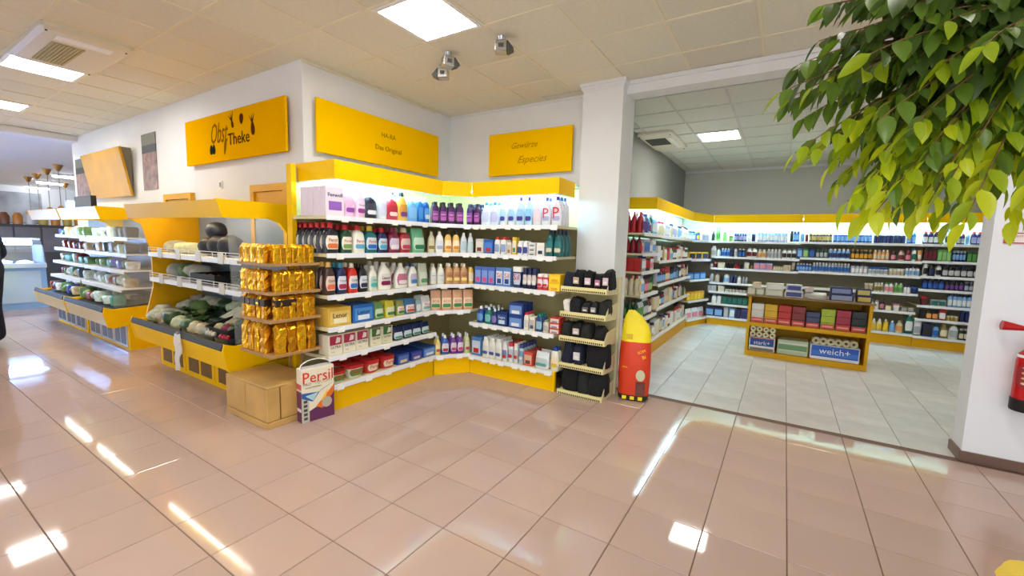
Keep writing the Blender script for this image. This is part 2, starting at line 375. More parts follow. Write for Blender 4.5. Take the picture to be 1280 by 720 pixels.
# ================================================================== PRODUCTS
PC = {}
NSEG = 12
def secs(kind):
    return {
     'det': [(0, .47, .45), (.02, .52, .5), (.50, .52, .5), (.66, .48, .48), (.75, .38, .42), (.81, .22, .28), (.83, .19, .26)],
     'soft': [(0, .46, .46), (.02, .52, .5), (.35, .52, .5), (.60, .48, .48), (.74, .40, .43), (.82, .25, .32), (.85, .20, .28)],
     'flat': [(0, .47, .46), (.02, .5, .5), (.68, .5, .5), (.80, .42, .45), (.86, .26, .4)],
     'can': [(0, .48, .48), (.015, .5, .5), (.78, .5, .5), (.82, .43, .43)],
     'jug': [(0, .46, .44), (.02, .5, .5), (.38, .5, .5), (.56, .46, .46), (.74, .30, .36), (.86, .17, .26), (.88, .15, .24)],
     'tall': [(0, .48, .48), (.015, .5, .5), (.60, .5, .5), (.72, .40, .42), (.82, .20, .24), (.84, .17, .2)],
     'jar': [(0, .47, .47), (.03, .5, .5), (.70, .5, .5), (.74, .45, .45)],
     'tube': [(0, .30, .42), (.2, .32, .44), (.6, .44, .3), (1, .5, .06)],
     'pouch': [(0, .47, .46), (.06, .5, .5), (.45, .5, .44), (.75, .49, .30), (.93, .48, .08), (1, .48, .05)],
     'tub': [(0, .38, .40), (.04, .40, .42), (.74, .49, .49), (.76, .49, .49)],
    }[kind]
CAPS = {'det': (.81, .23, .30), 'soft': (.83, .23, .30), 'flat': (.855, .30, .42), 'can': (.80, .45, .45), 'jug': (.87, .17, .26),
        'tall': (.825, .19, .23), 'jar': (.72, .51, .51), 'tub': (.75, .52, .52)}
def pkey(*a): return tuple(round(x, 3) if isinstance(x, float) else x for x in a)
def cmesh(key, fn):
    if key not in PC: PC[key] = fn()
    return PC[key]
def body_mesh(kind, w, d, h, m):
    def f():
        q = MB()
        if kind == 'box':
            me = q.box((-w/2, -d/2, 0), (w/2, d/2, h)).mesh('carton', m); bevel(me, min(.003, w*.04), 1); return me
        pw = {'can': 2, 'jar': 2, 'tall': 2.2, 'pouch': 3.6, 'tub': 3.2, 'flat': 3}.get(kind, 2.9)
        q.loft([(z*h, a*w, b*d) for z, a, b in secs(kind)], NSEG, pw)
        return q.mesh(kind+'_body', m, True)
    return cmesh(pkey('b', kind, w, d, h, id(m)), f)
def cap_mesh(kind, w, d, h, m):
    def f():
        z, a, b = CAPS[kind]; q = MB()
        if kind in ('can', 'jar', 'flat', 'tub'): q.loft([(z*h, a*w, b*d), (.97*h, a*w, b*d), (h, a*w*.9, b*d*.9)], NSEG, 3 if kind in ('tub', 'flat') else 2)
        else:
            rr = min(a*w, b*d); q.loft([(z*h, rr, rr), (.97*h, rr*.92, rr*.92), (h, rr*.75, rr*.75)], 10, 2)
        return q.mesh(kind+'_cap', m, True)
    return cmesh(pkey('c', kind, w, d, h, id(m)), f)
def lab_mesh(kind, w, d, h, z0, z1, ang, m, off=.0015):
    def f():
        q = MB()
        if kind == 'box':
            return q.box((-w*ang, -d/2-off, z0*h), (w*ang, -d/2+.001, z1*h)).mesh('label', m)
        pw = {'can': 2, 'jar': 2, 'tall': 2.2, 'pouch': 3.6, 'tub': 3.2, 'flat': 3}.get(kind, 2.9)
        S_ = secs(kind)
        def at(z):
            for k in range(len(S_)-1):
                if S_[k][0] <= z <= S_[k+1][0]:
                    t = (z-S_[k][0])/max(1e-6, S_[k+1][0]-S_[k][0]); return S_[k][1]+(S_[k+1][1]-S_[k][1])*t, S_[k][2]+(S_[k+1][2]-S_[k][2])*t
            return S_[-1][1:]
        v = []; n = 7; zs = 5
        for k in range(zs):
            z = z0+(z1-z0)*k/(zs-1); a, b = at(z); e = math.sin(math.pi*(.18+.64*k/(zs-1)))**.6
            for i in range(n):
                t = R(270)+ang*e*(i/(n-1)-.5)*2; c, s = math.cos(t), math.sin(t)
                v.append(((a*w+off)*math.copysign(abs(c)**(2/pw), c), (b*d+off)*math.copysign(abs(s)**(2/pw), s), z*h))
        fc = [(k*n+i, k*n+i+1, (k+1)*n+i+1, (k+1)*n+i) for k in range(zs-1) for i in range(n-1)]
        return q.add(v, fc).mesh('label', m, True)
    return cmesh(pkey('l', kind, w, d, h, z0, z1, ang, id(m)), f)
CATS = {'det': 'bottle', 'soft': 'bottle', 'flat': 'bottle', 'can': 'can', 'jug': 'bottle', 'tall': 'bottle', 'jar': 'jar', 'tube': 'tube', 'pouch': 'pouch', 'tub': 'tub', 'box': 'box'}
NAMES = {'det': 'detergent_bottle', 'soft': 'softener_bottle', 'flat': 'shampoo_bottle', 'can': 'spray_can', 'jug': 'handled_bottle', 'tall': 'cleaner_bottle', 'jar': 'cream_jar', 'tube': 'cream_tube', 'pouch': 'refill_pouch', 'tub': 'capsule_tub', 'box': 'carton'}
def product(kind, w, d, h, loc, rz, body, cap=None, lab=None, acc=None, txt=None, tcol=(200, 20, 20), label='', group=None, simple=False, rough=.28, jit=True):
    mb = mat(body, rough if kind != 'box' else .5)
    if jit: rz += random.uniform(-.05, .05)
    if simple:
        t = ob(NAMES[kind], body_mesh(kind, w, d, h, mb), None, loc, (0, 0, rz)); tag(t, label, CATS[kind], group)
    else:
        t = thing(NAMES[kind], label, CATS[kind], loc, rz, group)
        ob('body', body_mesh(kind, w, d, h, mb), t)
    if cap and kind in CAPS: ob('lid' if kind in ('tub', 'jar') else 'cap', cap_mesh(kind, w, d, h, mat(cap, .35)), t)
    if lab:
        z0, z1, ang = {'box': (.12, .80, .42), 'pouch': (.12, .62, R(55)), 'tub': (.15, .68, R(50)), 'can': (.2, .68, R(70)), 'jar': (.15, .6, R(60)), 'tube': (.25, .6, R(50))}.get(kind, (.14, .58, R(56)))
        L = ob('label', lab_mesh(kind, w, d, h, z0, z1, ang, mat(lab, .4)), t)
        zl = (z0+z1)/2
        if acc: ob('label_print', lab_mesh(kind, w, d, h, z0+.03, z0+(z1-z0)*.42, ang*.66, mat(acc, .4), .003), t)
        if txt and not simple:
            y = -d/2-.004
            text(txt, w*.62, mat(tcol, .5), t, (0, y, h*(z0+(z1-z0)*.68)))
    elif txt and not simple:
        text(txt, w*.8, mat(tcol, .5), t, (0, -d/2-.003, h*.72))
    if acc and not lab: ob('label_print', lab_mesh(kind, w, d, h, .2, .5, .35 if kind == 'box' else R(45), mat(acc, .4), .002), t)
    if kind == 'jug':
        q = MB().tube([(w*.22, 0, h*.78), (w*.42, 0, h*.74), (w*.50, 0, h*.60), (w*.45, 0, h*.46)], [d*.09]*4, 7)
        ob('handle', cmesh(pkey('h', w, d, h, id(mb)), lambda: q.mesh('handle', mb, True)), t)
    return t
DEP = {'det': .78, 'soft': .82, 'flat': .55, 'can': 1, 'jug': .6, 'tall': .9, 'jar': 1, 'tube': .6, 'pouch': .6, 'tub': .8, 'box': .6}
class Run:
    def __init__(s, P0, D, rz): s.P0 = Vector(P0); s.D = Vector(D).normalized(); s.rz = rz; s.N = Vector((math.sin(rz), -math.cos(rz), 0))
ORD = ['first', 'second', 'third', 'fourth', 'fifth', 'sixth', 'seventh', 'eighth', 'ninth', 'tenth', 'eleventh', 'twelfth', 'thirteenth', 'fourteenth', 'fifteenth', 'sixteenth']
NUM = ['one', 'two', 'three', 'four', 'five', 'six', 'seven', 'eight', 'nine', 'ten', 'eleven', 'twelve', 'thirteen', 'fourteen', 'fifteen', 'sixteen']
def row(run, z, items, place, simple=False, group=None):
    for it in items:
        u0, u1, h, kind, body, cap, lab, desc = it[:8]; o = it[8] if len(it) > 8 else {}
        base = run.P0+Vector((0, 0, z))-run.N*.03
        a = along(base, run.D, u0); b = along(base, run.D, u1)
        cnt = o.get('n', 1); W_ = (b-a)/cnt
        for i in range(cnt):
            w = W_*(.95 if kind in ('box', 'pouch', 'tub') else .99); d = o.get('d', w*DEP[kind]); s = a+W_*(i+.5)
            for k in range(o.get('deep', 1)):
                for lv in range(o.get('high', 1)):
                    p = base+run.D*s-run.N*(d/2+k*(d+.006))+Vector((0, 0, lv*(h+.0005)))
                    bb = body
                    lb = desc.split(' in the row')[0].split(' in a stack')[0]
                    if o.get('high', 1) > 1: lb += ', '+['bottom', 'second', 'third'][lv]+' in stack'
                    if cnt > 1: lb += ', '+ORD[i]+' of '+NUM[cnt-1]
                    if k: lb += ', '+ORD[k]+' in file'
                    lb += ', '+place
                    if len(lb.split()) > 16: lb = lb.replace(' with ', ' ').replace(' in stack', '')
                    if len(lb.split()) > 16: lb = ' '.join(lb.split()[1:])
                    product(kind, round(w, 3), round(d, 3), h, p, run.rz, bb, cap, lab, o.get('acc'), o.get('t') if k == 0 else None, o.get('tc', (200, 20, 20)),
                            lb, group or ('products '+place), simple, jit=(kind != 'box'))
# ------------------------------------------------------------------ shelving builders
SM = mat((255, 255, 255), .5, emit=STRIP, key='shelf_light_strip'); SM.node_tree.nodes['Principled BSDF'].inputs['Emission Color'].default_value = (.45, .83, 1, 1)
TAGM = mat((252, 252, 246), .5, key='price_tag')
def shelf(parent, poly, fa, fb, z, tags=0, th=.028):
    "board with polygon outline; fa-fb is its front edge"
    s = ob('shelf', MB().prism(poly, 'z', z-th, z-.0005).mesh('shelf', CREAM), parent)
    fa, fb = Vector(fa), Vector(fb); d = (fb-fa); L = d.length; d.normalize(); n = Vector((d.y, -d.x))
    M = Matrix(((d.x, -n.x, 0, fa.x), (d.y, -n.y, 0, fa.y), (0, 0, 1, 0), (0, 0, 0, 1)))
    ob('price_rail', MB().box((0, -.012, z-.036), (L, .0, z+.004), M).mesh('price_rail', RAIL), s)
    for k in range(tags):
        x = L*(k+.5+random.uniform(-.25, .25))/tags
        ob('price_tag', MB().box((x-.035, -.016, z-.048), (x+.035, -.0125, z-.008), M).mesh('price_tag', TAGM), s)
    return s
def seg(name, a, b, z0, z1, m, parent, th=.02, ins=0):
    a, b = Vector(a), Vector(b); d = (b-a); L = d.length; d.normalize(); n = Vector((d.y, -d.x))
    M = Matrix(((d.x, -n.x, 0, a.x), (d.y, -n.y, 0, a.y), (0, 0, 1, 0), (0, 0, 0, 1)))
    return ob(name, MB().box((0, ins, z0), (L, ins+th, z1), M).mesh(name, m), parent)
ZF0, ZF1 = 2.0, 2.155
def canopy(parent, fronts, top, strips, lip=True):
    for k, (a, b) in enumerate(fronts):
        a, b = Vector(a), Vector(b); d = (b-a).normalized()
        if k: a = a+d*.0003
        if k+1 < len(fronts) and abs(d.dot((Vector(fronts[k+1][1])-Vector(fronts[k+1][0])).normalized())) < .3: b = b-d*.0206
        seg('canopy_fascia', a, b, ZF0, ZF1, YEL, parent)
        seg('canopy_bounce_plate', a+d*.002, b-d*.004, ZF0+.006, ZF1-.035, WHITE, parent, .003, .021)  # white plate added so the strip light bounces back without a yellow tint
        if lip: seg('canopy_strip_shield', a+d*.001, b-d*.001, ZF0-.004, ZF0+.003, WHITE, parent, .05, .001)  # ledge added to hide the strip from the floor reflection
    ob('canopy_top', MB().prism(top, 'z', ZF1-.03, ZF1-.012).mesh('canopy_top', WHITE), parent)
    for a, b in strips:
        a, b = Vector(a), Vector(b)
        ob('light_strip', MB().tube([(a.x, a.y, ZF0+.06), (b.x, b.y, ZF0+.06)], .014, 8).mesh('light_strip', SM), parent)
# ---- main corner shelving
XF, YF = -3.33, .68; XBK, YBK = XW+.06, YG-.06
A_, B_ = (XF, .36), (-3.105, YF)
ZL = [1.69, 1.375, 1.022, .745, .495, .235]; ZR = [1.69, 1.38, 1.033, .597, .212]; ZCn = [1.69, 1.378, 1.028, .735, .228]
XBL_ = -3.85
uL = thing('shelving_unit', 'tall yellow-topped shelving with laundry products below the HA-RA sign', 'shelving', (0, 0, 0))
for z in ZL: shelf(uL, [(XBL_, -.97), (XF, -.97), A_, (XBL_, .36)], (XF, -.97), A_, z, 5 if z != 1.69 else 5)
ob('back_panel', MB().box((XBL_-.03, -.93, .06), (XBL_-.002, .355, 2.12)).mesh('back_panel', BACKP), uL)
ob('end_upright', MB().box((XBL_-.03, -.975, 0), (XBL_+.045, -.932, 2.14)).mesh('end_upright', YEL), uL)
seg('kick_plate', (XF-.03, -.97), (XF-.03, .358), 0, .195, YEL, uL)
seg('kick_side', (XBL_+.05, -.95), (XF-.05, -.95), 0, .2, YEL, uL)
canopy(uL, [((XBL_-.03, -.885), (XF, -.885)), ((XF, -.885), (XF, .358))], [(XBL_, -.865), (XF-.02, -.865), (XF-.02, .358), (XBL_, .358)], [((XF-.042, -.83), (XF-.042, .35))])
uC = thing('shelving_unit', 'angled corner bay of the yellow shelving between two runs', 'shelving', (0, 0, 0))
cp = [(XF, .362), (-3.107, YF), (-3.107, YBK), (XBK, YBK), (XBK, .362)]
for z in ZCn: shelf(uC, cp, A_, B_, z, 2)
ob('back_panel', MB().box((XW+.005, .362, .06), (XBK-.002, YG-.005, 2.12)).box((XBK, YBK+.002, .06), (-3.107, YG-.005, 2.12)).mesh('back_panel', BACKP), uC)
seg('kick_plate', (XF-.03, .37), (-3.115, YF+.025), 0, .195, YEL, uC)
canopy(uC, [((XF, .362), (XF, .45)), ((XF, .45), (-3.107, YF))], [(XF-.02, .362), (XF-.02, .455), (-3.11, YF+.02), (-3.107, YG-.01), (XW+.01, YG-.01), (XW+.01, .362)], [((XF-.042, .47), (-3.14, .735))])
uR = thing('shelving_unit', 'yellow-topped shelving with cleaning products below the spice sign', 'shelving', (0, 0, 0))
for z in ZR: shelf(uR, [B_, (-2.035, YF), (-2.035, YBK), (-3.105, YBK)], B_, (-2.035, YF), z, 8)
ob('back_panel', MB().box((-3.105, YBK+.002, .06), (-2.035, YG-.005, 2.12)).mesh('back_panel', BACKP), uR)
ob('end_upright', MB().box((-2.033, YBK-.06, 0), (-2.023, YBK, 2.12)).mesh('end_upright', CREAM), uR)
seg('kick_plate', (-3.11, YF+.025), (-2.045, YF+.025), 0, .175, YEL, uR)
ob('foot_post', MB().box((-2.045, YF+.01, 0), (-2.015, YF+.045, .21)).mesh('foot_post', YEL), uR)
canopy(uR, [((-3.105, YF), (-2.04, YF)), ((-2.04, YF), (-2.06, 1.10))], [(-3.10, YF+.02), (-2.06, YF+.02), (-2.08, YG-.01), (-3.10, YG-.01)], [((-3.09, YF+.042), (-2.22, YF+.042))])
RL = Run((XF, 0, 0), (0, 1, 0), R(90)); RR = Run((0, YF, 0), (1, 0, 0), 0)
da = Vector((-3.105-XF, YF-.36, 0)); RC = Run((XF, .36, 0), da, math.atan2(da.y, da.x))
pink = (240, 205, 232)
W1 = (236, 240, 248)
row(RL, ZL[0], [
 (407, 431, .245, 'box', (236, 222, 236), None, None, 'white and lilac carton reading Perwoll', {'d': .085, 'deep': 4, 't': 'Perwoll', 'tc': (40, 40, 90), 'acc': (150, 100, 190), 'lab': 1}),
 (432, 445, .255, 'det', pink, (236, 244, 255), (232, 190, 226), 'pale pink detergent bottle', {'deep': 2, 'acc': (150, 70, 170)}),
 (446, 458, .262, 'det', pink, (244, 240, 255), (244, 222, 244), 'larger pale pink detergent bottle', {'deep': 2, 't': 'Perwoll', 'tc': (70, 60, 120), 'acc': (160, 60, 150)}),
 (458, 473, .24, 'det', (26, 28, 48), (230, 240, 250), (60, 62, 80), 'black detergent bottle', {'deep': 2, 'acc': (236, 236, 240)}),
 (475, 485, .27, 'det', (232, 240, 250), (244, 248, 255), (214, 220, 246), 'milky white detergent bottle', {'deep': 2}),
 (486, 499, .25, 'det', (206, 62, 84), (238, 240, 246), (190, 40, 60), 'crimson detergent bottle', {'deep': 2, 'acc': (240, 220, 214)}),
 (500, 511, .285, 'soft', (236, 198, 92), (28, 30, 44), (216, 150, 60), 'golden softener bottle with black cap', {'deep': 2, 'acc': (110, 60, 130)}),
 (512, 523, .255, 'det', (110, 178, 240), (232, 244, 255), (132, 196, 250), 'sky blue detergent bottle', {'deep': 2}),
 (524, 530, .265, 'det', (28, 118, 208), (214, 220, 190), (66, 150, 226), 'slim bright blue detergent bottle', {'deep': 2}),
 (531, 538, .265, 'det', (24, 96, 196), (214, 220, 190), (90, 170, 240), 'bright blue detergent bottle next to the corner', {'deep': 2, 'acc': (220, 230, 250)}),
], 'top shelf, left run', group='detergents on the top shelf')
purple = lambda a, b, nm='': (a, b, .235, 'flat', (58, 26, 74), (22, 20, 42), (150, 66, 150), nm+' purple softener bottle', {'deep': 2, 't': 'Lenor', 'tc': (246, 236, 250), 'acc': (184, 98, 176), 'd': .06})
row(RC, ZCn[0], [purple(540, 549, 'first'), purple(550, 559, 'second'), purple(560, 569, 'third'), purple(570, 580, 'fourth')], 'top shelf, corner', group='purple softeners on the top shelf')
row(RR, ZR[0], [purple(582, 590, 'fifth'), purple(591, 599, 'sixth')], 'top shelf, right run', group='purple softeners on the top shelf')
row(RR, ZR[0], [
 (600, 611, .25, 'jug', (226, 240, 252), (28, 116, 200), (206, 218, 250), 'translucent white jug bottle with blue cap', {'deep': 2}),
 (611, 622, .25, 'jug', (222, 236, 252), (34, 130, 214), (200, 204, 246), 'translucent jug bottle with bright blue cap', {'deep': 2}),
 (623, 632, .29, 'tall', W1, (244, 248, 255), (180, 226, 250), 'tall white cleaner bottle with white cap', {'deep': 2, 'acc': (70, 60, 160)}),
 (633, 643, .29, 'tall', W1, (244, 248, 255), (172, 220, 250), 'tall white cleaner bottle with pale blue label', {'deep': 2, 'acc': (70, 60, 160)}),
 (644, 654, .29, 'jug', (210, 236, 252), (92, 70, 196), (160, 214, 250), 'pale blue jug bottle with violet cap', {'deep': 2, 'acc': (70, 50, 150)}),
 (655, 664, .29, 'jug', (200, 232, 252), (98, 72, 200), (140, 204, 246), 'light blue jug bottle with violet cap', {'deep': 2, 'acc': (70, 50, 150)}),
 (665, 675, .285, 'jug', (236, 236, 244), (240, 206, 226), (238, 220, 232), 'white jug bottle with pink cap', {'deep': 2}),
 (676, 687, .28, 'jug', (236, 240, 250), (72, 66, 180), (228, 232, 246), 'white jug bottle with red letter P', {'deep': 2, 't': 'P', 'tc': (210, 30, 60), 'acc': (170, 180, 220)}),
 (688, 701, .285, 'jug', (238, 240, 246), (48, 70, 150), (230, 232, 244), 'wider white jug bottle with red P', {'deep': 3, 't': 'P', 'tc': (210, 30, 60), 'acc': (170, 180, 220)}),
], 'top shelf, right run', group='bleach and cleaners on the top shelf')
row(RL, ZL[1], [
 (408, 425, .262, 'det', (22, 22, 40), (206, 32, 44), (240, 234, 216), 'black Persil bottle with red cap', {'deep': 7, 't': 'Persil', 'acc': (226, 120, 60), 'd': .08}),
 (428, 442, .25, 'det', (24, 70, 44), (206, 36, 48), (236, 232, 214), 'dark green Persil bottle with red cap', {'deep': 3, 't': 'Persil', 'acc': (120, 160, 90)}),
 (443, 458, .25, 'det', (238, 236, 220), (206, 36, 48), (244, 242, 234), 'white Persil bottle with red cap', {'deep': 3, 't': 'Persil', 'acc': (90, 170, 210)}),
 (459, 473, .25, 'det', (12, 104, 110), (222, 186, 60), (206, 220, 226), 'teal Persil bottle with yellow cap', {'deep': 3, 't': 'Persil', 'acc': (30, 110, 200)}),
 (474, 486, .24, 'det', (22, 34, 84), (206, 36, 48), (190, 220, 230), 'navy Persil bottle with red cap', {'deep': 3, 't': 'Persil', 'acc': (80, 170, 210)}),
 (488, 501, .25, 'det', (122, 28, 62), (140, 36, 66), (206, 190, 214), 'burgundy detergent bottle', {'deep': 3, 'acc': (230, 226, 230)}),
 (502, 515, .25, 'det', (170, 30, 44), (222, 206, 170), (220, 190, 180), 'red detergent bottle with beige cap', {'deep': 3, 'acc': (190, 60, 80)}),
 (517, 533, .255, 'pouch', (112, 190, 140), None, (196, 224, 196), 'green refill pouch', {'deep': 2, 'acc': (40, 130, 80)}),
], 'second shelf, left run', group='detergents on the second shelf')
cr = (238, 226, 190)
row(RC, ZCn[1], [
 (535, 544, .225, 'soft', cr, (236, 226, 200), (226, 214, 176), 'cream softener bottle', {'acc': (150, 130, 60)}),
 (545, 555, .23, 'soft', (240, 240, 238), (240, 244, 250), (222, 226, 236), 'white softener bottle next to the cream one', {'acc': (170, 180, 200)}),
 (556, 565, .235, 'soft', (240, 196, 110), (24, 22, 26), (246, 226, 190), 'apricot softener bottle with black cap, left one', {'acc': (226, 140, 30)}),
 (566, 575, .235, 'soft', (240, 196, 110), (24, 22, 26), (246, 226, 190), 'apricot softener bottle with black cap, right one', {'acc': (226, 140, 30)}),
 (576, 584, .225, 'soft', (222, 232, 236), (240, 244, 250), (190, 216, 224), 'pale mint softener bottle', {'n': 1}),
 (585, 592, .225, 'soft', (226, 234, 240), (240, 244, 250), (196, 220, 226), 'pale grey softener bottle', {'n': 1}),
], 'second shelf, corner', group='softeners on the second corner shelf')
row(RR, ZR[1], [
 (594, 604, .16, 'box', (214, 208, 200), None, (226, 222, 214), 'grey starch carton', {'acc': (120, 60, 50), 'deep': 2}),
 (604, 616, .155, 'box', (44, 96, 180), None, (70, 130, 210), 'blue and red carton', {'acc': (200, 50, 40), 'deep': 2}),
 (617, 624, .185, 'flat', (238, 238, 236), (206, 60, 40), (150, 170, 210), 'white stain remover with red cap, left one', {'deep': 3}),
 (625, 632, .185, 'flat', (238, 238, 236), (206, 60, 40), (150, 170, 210), 'white stain remover with red cap, right one', {'deep': 3}),
 (633, 639, .13, 'box', (232, 226, 214), None, (200, 196, 186), 'small cream carton', {'acc': (190, 120, 80), 'deep': 2}),
 (640, 645, .185, 'box', (240, 200, 40), None, (240, 236, 220), 'slim yellow carton', {'acc': (40, 130, 80), 'deep': 2}),
 (646, 652, .15, 'flat', (240, 240, 244), (244, 246, 250), (60, 70, 150), 'small white bottle with blue label, left one', {'deep': 3}),
 (653, 659, .15, 'flat', (240, 240, 244), (244, 246, 250), (60, 70, 150), 'small white bottle with blue label, right one', {'deep': 3}),
 (660, 669, .045, 'box', (230, 228, 222), None, (206, 206, 204), 'flat pale packet in a stack of three', {'high': 3, 'acc': (60, 60, 70)}),
 (670, 680, .135, 'box', (240, 238, 232), None, (232, 230, 226), 'white carton with navy square', {'acc': (40, 50, 90), 'deep': 3}),
 (681, 690, .265, 'det', (12, 94, 96), (20, 36, 66), (40, 120, 120), 'tall dark teal bottle, left one', {'deep': 2, 'acc': (220, 206, 180), 'd': .08}),
 (691, 701, .265, 'det', (12, 94, 96), (20, 36, 66), (40, 120, 120), 'tall dark teal bottle at the shelf end', {'deep': 3, 'acc': (220, 206, 180), 'd': .08}),
], 'second shelf, right run', group='cleaners on the second shelf')
row(RL, ZL[2], [
 (408, 421, .28, 'soft', (66, 44, 40), (212, 172, 90), (226, 200, 180), 'brown Coral bottle with gold cap', {'deep': 2, 't': 'Coral', 'tc': (30, 30, 60), 'acc': (230, 110, 80)}),
 (423, 435, .27, 'soft', (24, 40, 92), (40, 150, 190), (216, 222, 232), 'navy Coral bottle with turquoise cap', {'deep': 2, 't': 'Coral', 'tc': (30, 30, 60), 'acc': (170, 40, 80)}),
 (437, 449, .265, 'soft', (216, 46, 34), (236, 226, 200), (236, 226, 222), 'red Coral bottle with white cap', {'deep': 2, 't': 'Coral', 'tc': (30, 30, 60), 'acc': (40, 110, 190)}),
 (450, 461, .255, 'soft', (20, 20, 26), (16, 16, 20), (210, 216, 224), 'black Coral bottle with black cap', {'deep': 2, 't': 'Coral', 'tc': (30, 30, 60), 'acc': (40, 44, 70)}),
 (463, 473, .235, 'soft', (236, 234, 222), (238, 238, 230), (190, 220, 210), 'small white detergent bottle with mint label', {'deep': 2, 't': 'Coral', 'tc': (60, 70, 90), 'acc': (80, 190, 180)}),
 (475, 491, .265, 'jug', (238, 236, 226), (240, 240, 234), (226, 220, 214), 'big white Lenor jug with handle', {'deep': 3, 't': 'Lenor', 'tc': (90, 20, 60), 'acc': (140, 30, 80)}),
 (497, 511, .25, 'jug', (238, 236, 226), (240, 240, 234), (190, 110, 140), 'white handled jug with wine-red oval label', {'deep': 3, 'acc': (236, 226, 226)}),
 (513, 523, .24, 'jug', (240, 238, 230), (24, 90, 150), (200, 190, 210), 'white handled jug with blue and green cap', {'deep': 2, 'acc': (60, 140, 200)}),
 (525, 536, .24, 'pouch', (196, 202, 180), None, (214, 220, 206), 'grey-green refill pouch', {'deep': 2, 'acc': (90, 150, 100)}),
], 'third shelf, left run', group='detergents on the third shelf')
tan = (206, 160, 110)
row(RC, ZCn[2], [
 (538, 546, .225, 'soft', (232, 230, 216), (226, 220, 190), (216, 218, 212), 'cream softener bottle with grey print, left one', {'deep': 2, 't': 'Lenor', 'tc': (90, 90, 100)}),
 (547, 556, .225, 'soft', (232, 230, 216), (226, 220, 190), (216, 218, 212), 'cream softener bottle with grey print, right one', {'deep': 2, 't': 'Lenor', 'tc': (90, 90, 100)}),
 (557, 585, .23, 'soft', tan, (236, 228, 206), (190, 130, 90), 'tan softener bottle in the row of three', {'n': 3, 'deep': 2, 'acc': (244, 222, 130), 't': 'Lenor', 'tc': (80, 40, 20)}),
 (586, 592, .225, 'soft', (236, 190, 90), (24, 22, 26), (240, 226, 200), 'slim yellow softener bottle with black cap', {'deep': 2}),
], 'third shelf, corner', group='softeners on the third corner shelf')
row(RR, ZR[2], [
 (593, 618, .20, 'box', (74, 110, 190), None, (130, 160, 220), 'blue and pink carton in the row of three', {'n': 3, 'deep': 2, 'acc': (220, 80, 130)}),
 (619, 638, .205, 'box', (96, 140, 200), None, (226, 230, 240), 'blue carton reading Sil', {'n': 2, 'deep': 2, 't': 'Sil', 'tc': (190, 20, 50), 'acc': (40, 70, 150), 'd': .06}),
 (639, 651, .225, 'tub', (34, 48, 110), (240, 238, 226), (200, 210, 230), 'navy stain remover tub with white lid', {'deep': 2, 't': 'Sil', 'tc': (190, 20, 50)}),
 (652, 669, .215, 'can', (24, 32, 72), (20, 30, 84), (216, 206, 200), 'navy spray can in the row of three', {'n': 3, 'deep': 2, 'acc': (236, 234, 230)}),
 (670, 684, .165, 'can', (214, 60, 70), (238, 238, 236), (236, 226, 230), 'red and white textile colour can', {'n': 2, 'deep': 2, 'acc': (190, 40, 70)}),
 (685, 700, .085, 'box', (250, 200, 20), None, (250, 216, 60), 'yellow carton', {'high': 2, 'deep': 2, 'acc': (236, 170, 20)}),
], 'third shelf, right run', group='cleaners on the third shelf')
row(RL, ZL[3], [
 (410, 440, .165, 'box', (222, 180, 70), None, (236, 204, 110), 'wide gold carton reading Lenor', {'deep': 2, 't': 'Lenor', 'tc': (40, 40, 60), 'acc': (244, 236, 200), 'd': .10}),
 (441, 468, .165, 'box', (40, 104, 190), None, (80, 150, 222), 'wide blue carton reading Lenor', {'deep': 2, 't': 'Lenor', 'tc': (30, 40, 80), 'acc': (232, 238, 246), 'd': .10}),
 (469, 481, .16, 'pouch', (110, 160, 90), None, (206, 220, 190), 'green standing pack', {'deep': 2, 'acc': (50, 120, 60)}),
 (483, 495, .16, 'pouch', (226, 214, 60), None, (220, 224, 180), 'lime yellow standing pack', {'deep': 2, 'acc': (70, 130, 60)}),
 (497, 507, .15, 'pouch', (150, 160, 90), None, (238, 230, 216), 'olive capsule pouch reading Persil', {'deep': 2, 't': 'Persil', 'acc': (80, 130, 60)}),
 (508, 520, .155, 'pouch', (60, 120, 170), None, (240, 234, 226), 'blue capsule pouch reading Persil', {'deep': 2, 't': 'Persil', 'acc': (200, 90, 60)}),
 (521, 527, .14, 'pouch', (150, 180, 190), None, (222, 226, 226), 'narrow grey capsule pouch', {'deep': 2}),
 (528, 540, .165, 'pouch', (226, 230, 230), None, (246, 244, 240), 'white capsule pouch reading Persil', {'deep': 2, 't': 'Persil', 'acc': (130, 190, 190)}),
], 'fourth shelf, left run', group='capsules and cartons on the fourth shelf')
row(RC, ZCn[3], [(538, 592, .225, 'pouch', (222, 168, 130), None, (236, 214, 180), 'salmon paper pouch in the row of four', {'n': 4, 'deep': 1, 'acc': (60, 140, 80), 't': 'ECO', 'tc': (180, 40, 40)})], 'fourth shelf, corner', group='salmon pouches on the corner shelf')
